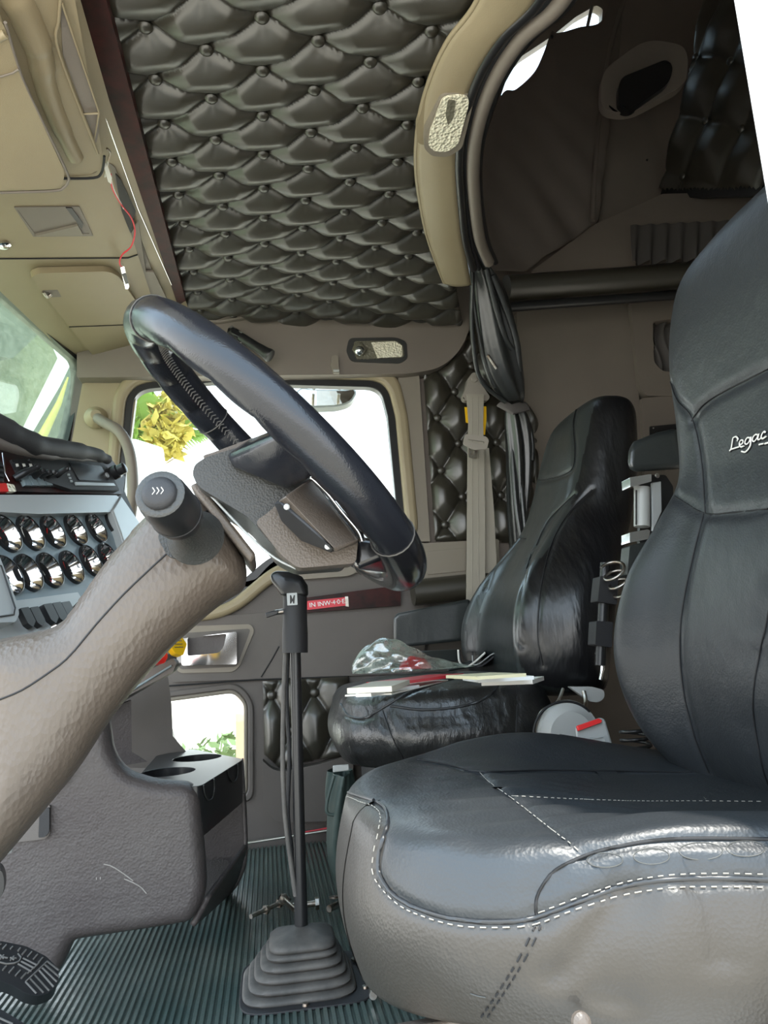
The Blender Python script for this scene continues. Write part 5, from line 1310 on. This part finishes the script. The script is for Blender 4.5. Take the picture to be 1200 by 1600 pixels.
tube('visor_edge_shade', [ohp(p[0], p[1], .083) for p in pxs('8 35, 32 115, 62 181, 104 268, 106 284, 99 293, 84 298, 0 301')], .0022, 'tan_dark', vd, cat=5)  # darker tube round the visor outline: seam and painted shadow gap
# loose wire hanging from the shelf
wr = empty('loose_wire', ohp(190, 330, .03), 'thin red and white wire with a small connector hanging from the overhead shelf', 'wire')
WPx = 0
def hw(px, py): return onp(px, py, OP + ON * .03, ON)
tube('wire', [hw(p[0], p[1]) for p in pxs('173 272, 176 295, 190 320, 205 340, 211 362, 205 385, 192 397, 187 408, 189 418')], .0016, 'redtag', wr, cat=8)
tube('wire', [hw(p[0] + 1.5, p[1]) for p in pxs('172 280, 178 300, 192 326')], .0014, 'paper', wr, cat=8)
slab('connector', '163 262, 168 259, 175 278, 174 288, 169 284', [], OP + ON * .034, ON, .006, 'paper', wr, r=.001, bevel=.001)
tube('chain', [hw(p[0], p[1]) for p in pxs('167 232, 172 238, 169 250, 167 262, 164 276')], .0018, 'steel', wr, cat=4)
slab('plug', '188 418, 194 416, 202 448, 200 452, 196 452', [], OP + ON * .034, ON, .008, 'chrome', wr, r=.001, bevel=.001)
slab('plug_band', '191 430, 197 428, 201 443, 196 444', [], OP + ON * .0355, ON, .004, 'black', wr)

# ================================================================== THINGS ON THE PASSENGER SEAT
zs = .517
def zpt(px, py, z=zs): return at(px, py, Z=z)
book = empty('book_stack', zpt(775, 1056), 'thin white and cream booklets stacked on the far seat beside the backrest', 'booklets')
def flat(name, s, z, th, m, parent, **kw):
    P = [at(p[0], p[1], Z=z) for p in pxs(s)]
    V, Fc = plate_vf([Vector((p.x, p.y)) for p in P], [], (0, 0, z), Vector((1, 0, 0)), Vector((0, 1, 0)), Vector((0, 0, 1)), th, 0)
    return mesh(name, V, Fc, m, parent, smooth=False, **kw)
def lying(name, a, b, w, z, th, m, parent, lab=None, kindcat=None, **kw):
    """thin rectangle: near edge between two pixels, w metres deep"""
    A, B = at(*a, Z=z), at(*b, Z=z); U = (B - A).normalized(); V_ = Vector((-U.y, U.x, 0)); V_ = V_ if V_.y > 0 else -V_
    L = (B - A).length; V, Fc = box_vf((A + B) / 2 + V_ * w / 2 - Vector((0, 0, th / 2)), (L, w, th), Matrix((U, V_, Vector((0, 0, 1)))).transposed())
    return mesh(name, V, Fc, m, parent, smooth=False, **kw)
lying('booklet', (752, 1065), (832, 1062), .10, .512, .006, 'paper', book)
lying('booklet', (748, 1061), (834, 1056), .11, .519, .005, 'white', book)
lying('booklet', (745, 1057), (822, 1052), .11, .526, .004, mat('cream_paper', (.68, .64, .42), .8), book)
bkr = lying('paper_sheet', (612, 1083), (700, 1062), .06, .512, .002, 'paper', None); tag(bkr, 'folded white paper lying under the plastic bag', 'paper')
pp = lying('leaflet', (580, 1083), (655, 1070), .02, .515, .004, 'white', None); tag(pp, 'narrow white card at the front edge of the passenger seat', 'card')
rl = lying('red_folder', (634, 1064), (724, 1052), .06, .522, .004, 'redtag', None); tag(rl, 'flat red folder lying on the passenger seat', 'folder')
br = lying('brochure', (612, 1072), (640, 1062), .05, .524, .006, mat('cream_brochure', (.6, .56, .46), .8), rl if False else None); tag(br, 'small cream brochure half inside the plastic bag', 'brochure')
def bagf(u, v):
    a = 2 * math.pi * u; c = at(628, 1052, Y=1.50); r = math.sin(math.pi * min(.98, v + .02)) ** .6
    w = 1 + .16 * math.sin(3 * a + 9 * v) + .10 * abs(math.sin(5 * a - 11 * v)) + .07 * math.sin(11 * a + 17 * v)
    x = (v - .40) * .25; top = .085 * (1 - v) ** 1.5
    z = (.010 + top) * r * max(math.sin(a), -.02) * w
    return Vector((c.x + x, c.y + .055 * r * math.cos(a) * w, .523 + z))
pbag = grid('plastic_bag', bagf, 60, 48, 'film', closed_u=True); tag(pbag, 'crumpled clear plastic bag on the front of the passenger seat', 'bag')
rin = hull('bag_contents', [Vector((at(620, 1060, Y=1.5).x + a, 1.50 + b, .525 + c_)) for a, b, c_ in [(0, -.02, 0), (.07, -.02, 0), (.08, .02, 0), (.01, .02, .01), (.03, 0, .028), (.06, 0, .02)]], 'redtag', pbag, bevel=.003)
pch = empty('black_pouch', zpt(720, 1040), 'black folded document pouch with pale binding at the back of the seat', 'pouch')
PZ = .535
hull('pouch_body', [at(x, y, Y=Y) for x, y, Y in [(634, 1026, 1.64), (650, 1017, 1.64), (716, 1014, 1.64), (718, 1034, 1.62), (640, 1036, 1.62), (636, 1028, 1.75), (716, 1018, 1.75)]], 'leather_soft', pch, bevel=.006, seg=3)
hull('pouch_body', [at(x, y, Y=Y) for x, y, Y in [(700, 1042, 1.60), (745, 1030, 1.60), (748, 1042, 1.60), (700, 1050, 1.60), (700, 1040, 1.7), (738, 1032, 1.7)]], 'leather_soft', pch, bevel=.006, seg=3)
def flap(dx, dy, m):
    P = catmull([Vector((a + dx, b + dy, 0)) for a, b in pxs('718 1016, 720 1034, 728 1040, 742 1032, 758 1018')], 6)
    return grid('pouch_flap', lambda u, v: at(pick(P, u).x, pick(P, u).y, Y=1.60 + .09 * v), 24, 6, m, pch, th=.004)
flap(0, 0, 'black_matte'); flap(20, 2, 'black_matte')
tube('pale_binding', [at(p[0], p[1], Y=1.598) for p in pxs('716 1015, 718 1034, 728 1042, 742 1034, 758 1020')], .0022, 'paper', pch, cat=6)
tube('pale_binding', [at(p[0], p[1], Y=1.598) for p in pxs('738 1024, 740 1038, 750 1036, 766 1024, 778 1018')], .0014, 'greyplastic', pch, cat=6)

# cloth bag on the door side of the seat
cbg = empty('cloth_bag', at(530, 1300, Y=1.45), 'slack grey-green cloth bag hanging from the front of the passenger seat', 'bag')
def cbf(u, v):
    a = 2 * math.pi * u; y, xl, xr = smooth_tab([(0, 1205, 516, 548), (.2, 1245, 511, 552), (.4, 1290, 512, 556), (.6, 1330, 516, 556), (.8, 1365, 524, 562), (1, 1392, 534, 566)], v)
    c = at((xl + xr) / 2, y, Y=1.42); s = (xr - xl) / 2 * 1.42 / FPX; k = 1 + .2 * math.sin(3 * a + 6 * v) + .1 * math.sin(7 * a + 9 * v)
    return c + Vector((s * math.cos(a) * k, .05 * math.sin(a) * k, 0))
grid('bag_body', cbf, 48, 40, 'bagcloth', cbg, closed_u=True)
tube('bag_rim', [at(p[0], p[1], Y=1.37) for p in pxs('522 1212, 514 1240, 510 1262, 514 1272, 534 1274')], .003, 'bagcloth', cbg, cat=5)
hull('bag_buckle', [at(x, y, Y=Y) for x, y in [(520, 1196), (545, 1194), (546, 1204), (520, 1207)] for Y in (1.36, 1.38)], 'greyplastic', cbg, bevel=.002)

# ================================================================== FLOOR BITS
def bolt(name, a, b, r, label, group=None, head=True, nuts=(), z=.122):
    A, B = at(*a, Z=z), at(*b, Z=z); o = empty(name, A, label, 'bolt' if head else 'sleeve', group); D_ = B - A
    lathe('shank', [(.0005, 0), (r, 0), (r, D_.length), (.0005, D_.length)], A, D_, 'steel', o, n=14)
    if head: lathe('head', [(.0005, 0), (r * 1.9, 0), (r * 1.9, r * 1.2), (.0005, r * 1.2)], A, D_, 'steel', o, n=6, smooth=False)
    for f in nuts: lathe('nut', [(r, 0), (r * 1.9, 0), (r * 1.9, r * 1.5), (r, r * 1.5)], A + D_ * f, D_, 'steel', o, n=6, smooth=False)
    return o
bolt('bolt', (584, 1518), (583, 1556), .0052, 'short steel hex bolt right of the gear lever boot', z=.125)
bl = bolt('threaded_rod', (392, 1432), (452, 1404), .004, 'rusty threaded rod with nuts on the floor behind the gear lever', head=False, nuts=(.35, .7), z=.124); bl['category'] = 'bolt'
b2 = bolt('bolt', (498, 1411), (455, 1416), .0055, 'steel flange bolt lying just behind the gear lever foot', z=.126)
b3 = bolt('bolt', (442, 1404), (464, 1424), .005, 'steel bolt lying across the threaded rod', z=.134)
b4 = bolt('metal_sleeve', (514, 1420), (552, 1402), .006, 'grey metal sleeve beside the driver seat front', head=False, z=.126)
def washer(px, py, label, R=.0105):
    c = at(px, py, Z=.119); o = lathe('washer', [(R * .5, 0), (R, 0), (R, .003), (R * .5, .003), (R * .5, 0)], c, (0, .1, 1), 'steel', n=24, caps=False); tag(o, label, 'washer'); return o
washer(560, 1500, 'round steel washer beside the gear lever boot'); washer(522, 1403, 'dull washer beside the cloth bag on the floor', .0095)

# ================================================================== PEDALS
def pedal(name, s, P0, N, label, ribs, m='black'):
    o = empty(name, P0, label, 'pedal')
    pad_ = slab('pedal_pad', s, [], P0, N, .016, m, o, r=.004, bevel=.004, seg=3)
    for r_ in ribs: tube('tread_rib', [onp(p[0], p[1], Vector(P0) + Vector(N).normalized() * .0008, N) for p in pxs(r_)], .0011, 'rubber', pad_, n=6)
    return o
BP = at(30, 1515, Y=.98); BN = Vector((.30, -.55, .8)).normalized()
o_ = pedal('brake_pedal', '-60 1474, 0 1470, 40 1478, 72 1494, 90 1512 10, 93 1530 14, 84 1548 12, 60 1557 14, 40 1552, 20 1540, -60 1510', BP, BN, 'worn black brake pedal with cross-ribbed rubber tread at lower left',
      ['40 1534, 74 1502', '74 1502, 92 1516', '70 1507, 92 1526', '66 1512, 89 1534', '61 1516, 84 1542', '54 1523, 77 1548', '47 1529, 68 1551', '40 1534, 57 1552', '36 1497, 58 1508', '33 1502, 54 1513', '28 1506, 49 1518', '43 1521, 58 1508, 66 1497',
       '-10 1483, 2 1475', '4 1483, 10 1476', '16 1483, 20 1479', '28 1486, 32 1481', '34 1492, 41 1484', '43 1495, 50 1487', '52 1499, 59 1491', '60 1504, 67 1496', '4 1516, 10 1509', '14 1520, 22 1511', '24 1525, 32 1516', '33 1529, 41 1520',
       '28 1490, 33 1496, 30 1502, 22 1505, 10 1506, -2 1503', '0 1492, 6 1498', '6 1492, 0 1499', '2 1495, 12 1497', '16 1496, 22 1500', '22 1494, 16 1501', '19 1497, 26 1497'])
P2_ = at(10, 1590, Y=.86)
pedal('clutch_pedal', '-60 1560, 0 1576, 40 1600, 70 1640, -60 1680', P2_, BN, 'black ribbed clutch pedal cut by the bottom left corner', ['-20 1582, 20 1600', '-20 1590, 14 1608'])
P3_ = at(0, 1380, Y=1.0)
p3 = slab('side_pad', '-40 1350, 0 1354 6, 6 1368 8, 7 1386 8, 2 1404 6, -40 1410', [], P3_, (.2, -1, 0), .02, 'black', None, r=.003, bevel=.003); tag(p3, 'rounded black pad edge at the left border above the brake pedal', 'pad')

# ================================================================== OUTSIDE
gd = struct(box('ground', (0, 10, -1.25), (60, 60, .1), 'ground'))
mk = empty('side_mirror', at(205, 760, Y=2.45), 'large white side mirror housing outside the passenger window', 'mirror')
slab('mirror_housing', '150 684 6, 212 686 4, 256 700 6, 254 780, 252 900 6, 150 900', [], (0, 2.45, 0), (.1, -1, 0), .10, 'white', mk, r=.004, bevel=.01, seg=4)
tube('mirror_arm', [at(200, 900, Y=2.5), at(200, 960, Y=2.0)], .012, 'black', mk)
cm = empty('convex_mirror', at(510, 612, Y=2.15), 'small oval convex mirror hanging over the top of the passenger window', 'mirror')
slab('mirror_rim', '462 612 6, 470 606 5, 485 608, 540 609, 553 606 5, 558 613 6, 548 630 14, 525 636 10, 485 637 14, 468 630 10', [], at(510, 620, Y=2.15), (0, -1, .55), .02, 'greyplastic', cm, r=.01, bevel=.006)
slab('mirror_glass', '465 613 6, 472 608 5, 485 610, 540 611, 551 608 5, 555 613 6, 546 628 14, 524 633 10, 486 634 14, 470 628 10', [], at(510, 620, Y=2.146), (0, -1, .55), .006, 'mirror', cm, r=.008)
tube('mirror_bracket', [at(490, 608, Y=2.15), at(490, 590, Y=2.0)], .005, 'steel', cm); tube('mirror_bracket', [at(530, 608, Y=2.15), at(530, 590, Y=2.0)], .005, 'steel', cm)
# palm fronds and yellow foliage beyond the window
def frond(c, d, L, droop, w, m, parent, n=22):
    mb = MB(); c = Vector(c); d = Vector(d).normalized(); side_ = d.cross(Vector((0, 0, 1))).normalized()
    P = [c + d * L * (k / n) + Vector((0, 0, -droop * (k / n) ** 2)) for k in range(n + 1)]
    mb.add(*tube_vf(P, .008, 5))
    for k in range(2, n):
        for s in (-1, 1):
            b = P[k]; t = (side_ * s + d * .7 + Vector((0, 0, -.7))).normalized(); l = w * math.sin(math.pi * (k / n) ** .8) + .05
            e = b + t * l; q = d * .016
            mb.add([b - q, b + q, e + Vector((0, 0, .004)), b - q * .2 + Vector((0, 0, .01)) + t * l * .5], [(0, 1, 2), (0, 3, 2)])
    return mb.build('frond', m, parent, smooth=False)
palm = empty('palm_plant', at(240, 700, Y=5.5), 'green palm with hanging yellow leaves seen through the passenger window', 'palm')
pc0 = at(225, 720, Y=5.6); tube('trunk', [Vector((pc0.x, pc0.y, -1.2)), pc0], .06, 'shrub', palm)
for k in range(9):
    a = k * .75 + .2; frond(pc0 + Vector((0, 0, .02 * k)), (.8 * math.cos(a), .5 * math.sin(a), .95 - .15 * (k % 4)), .85, .45, .26, 'leaf', palm)
def bush(name, c, R, n, m, label=None, cat=None, parent=None):
    mb = MB()
    rnd = random.Random(int(c[0] * 100) + n)
    for k in range(n):
        u = Vector((rnd.gauss(0, 1), rnd.gauss(0, 1), rnd.gauss(0, 1))).normalized() * (rnd.random() ** .4); p = Vector(c) + Vector((u.x * R[0], u.y * R[1], u.z * R[2]))
        a, b = Vector((rnd.uniform(-1, 1), rnd.uniform(-1, 1), rnd.uniform(-1, 1))).normalized(), Vector((rnd.uniform(-1, 1), rnd.uniform(-1, 1), rnd.uniform(-1, 1))).normalized()
        s = .07; mb.add([p - a * s, p + b * s * .5, p + a * s, p - b * s * .5], [(0, 1, 2, 3)])
    o = mb.build(name, m, parent, smooth=False); return tag(o, label, cat)
cc = at(350, 1215, Y=7); bush('shrub', (cc.x, 7.2, cc.z - .1), (1.1, .6, .45), 900, 'shrub', 'low green shrub seen through the lower door window', 'shrub')
yc0 = at(262, 665, Y=5.3); bush('yellow_leaves', yc0, (.16, .1, .28), 260, 'leafyellow', parent=palm)
bush('hanging_leaves', at(222, 650, Y=5.5), (.10, .1, .25), 120, 'leaf', parent=palm)
pst = box('fence_post', at(376, 1120, Y=4.0), (.05, .06, 2.6), mat('pinkish_post', (.6, .38, .25), .8)); tag(pst, 'slim pinkish post at the edge of the lower door window', 'post')
# beyond the windshield: pale wall, dark panel of a parked vehicle, shrubs
bw = slab('building_wall', [(-700, 380, 0), (50, 470, 0), (90, 560, 0), (-10, 760, 0), (-700, 760, 0)], [], (-3.2, 4, 0), (.9, -.5, 0), .2, 'wallout', None); tag(bw, 'pale sunlit wall in front of the truck seen through the dusty windshield', 'wall')
pv = slab('parked_trailer', '-700 300, 60 440, 62 520, 20 560, -700 460', [], (-2.9, 4, 0), (.9, -.5, 0), .1, 'truckgrey', None); tag(pv, 'grey-green panel of a parked trailer high beyond the windshield', 'trailer')
pv2 = slab('hood_side', '150 520, 112 600, 60 690, 10 800, 160 800, 160 560', [], (-1.6, 4.2, 0), (.9, -.5, 0), .1, 'truckgrey', None); tag(pv2, 'dark green panel behind the far corner of the windshield', 'panel')
yl = tube('palm_leaf', [onp(x, y, (-1.5, 4.1, 0), (.9, -.5, 0)) for x, y in [(106, 590), (92, 630), (62, 690), (48, 730)]], [.006, .018, .03, .03], 'leafyellow', None, n=8); tag(yl, 'pale yellow leaf blade across the far windshield corner', 'leaf')
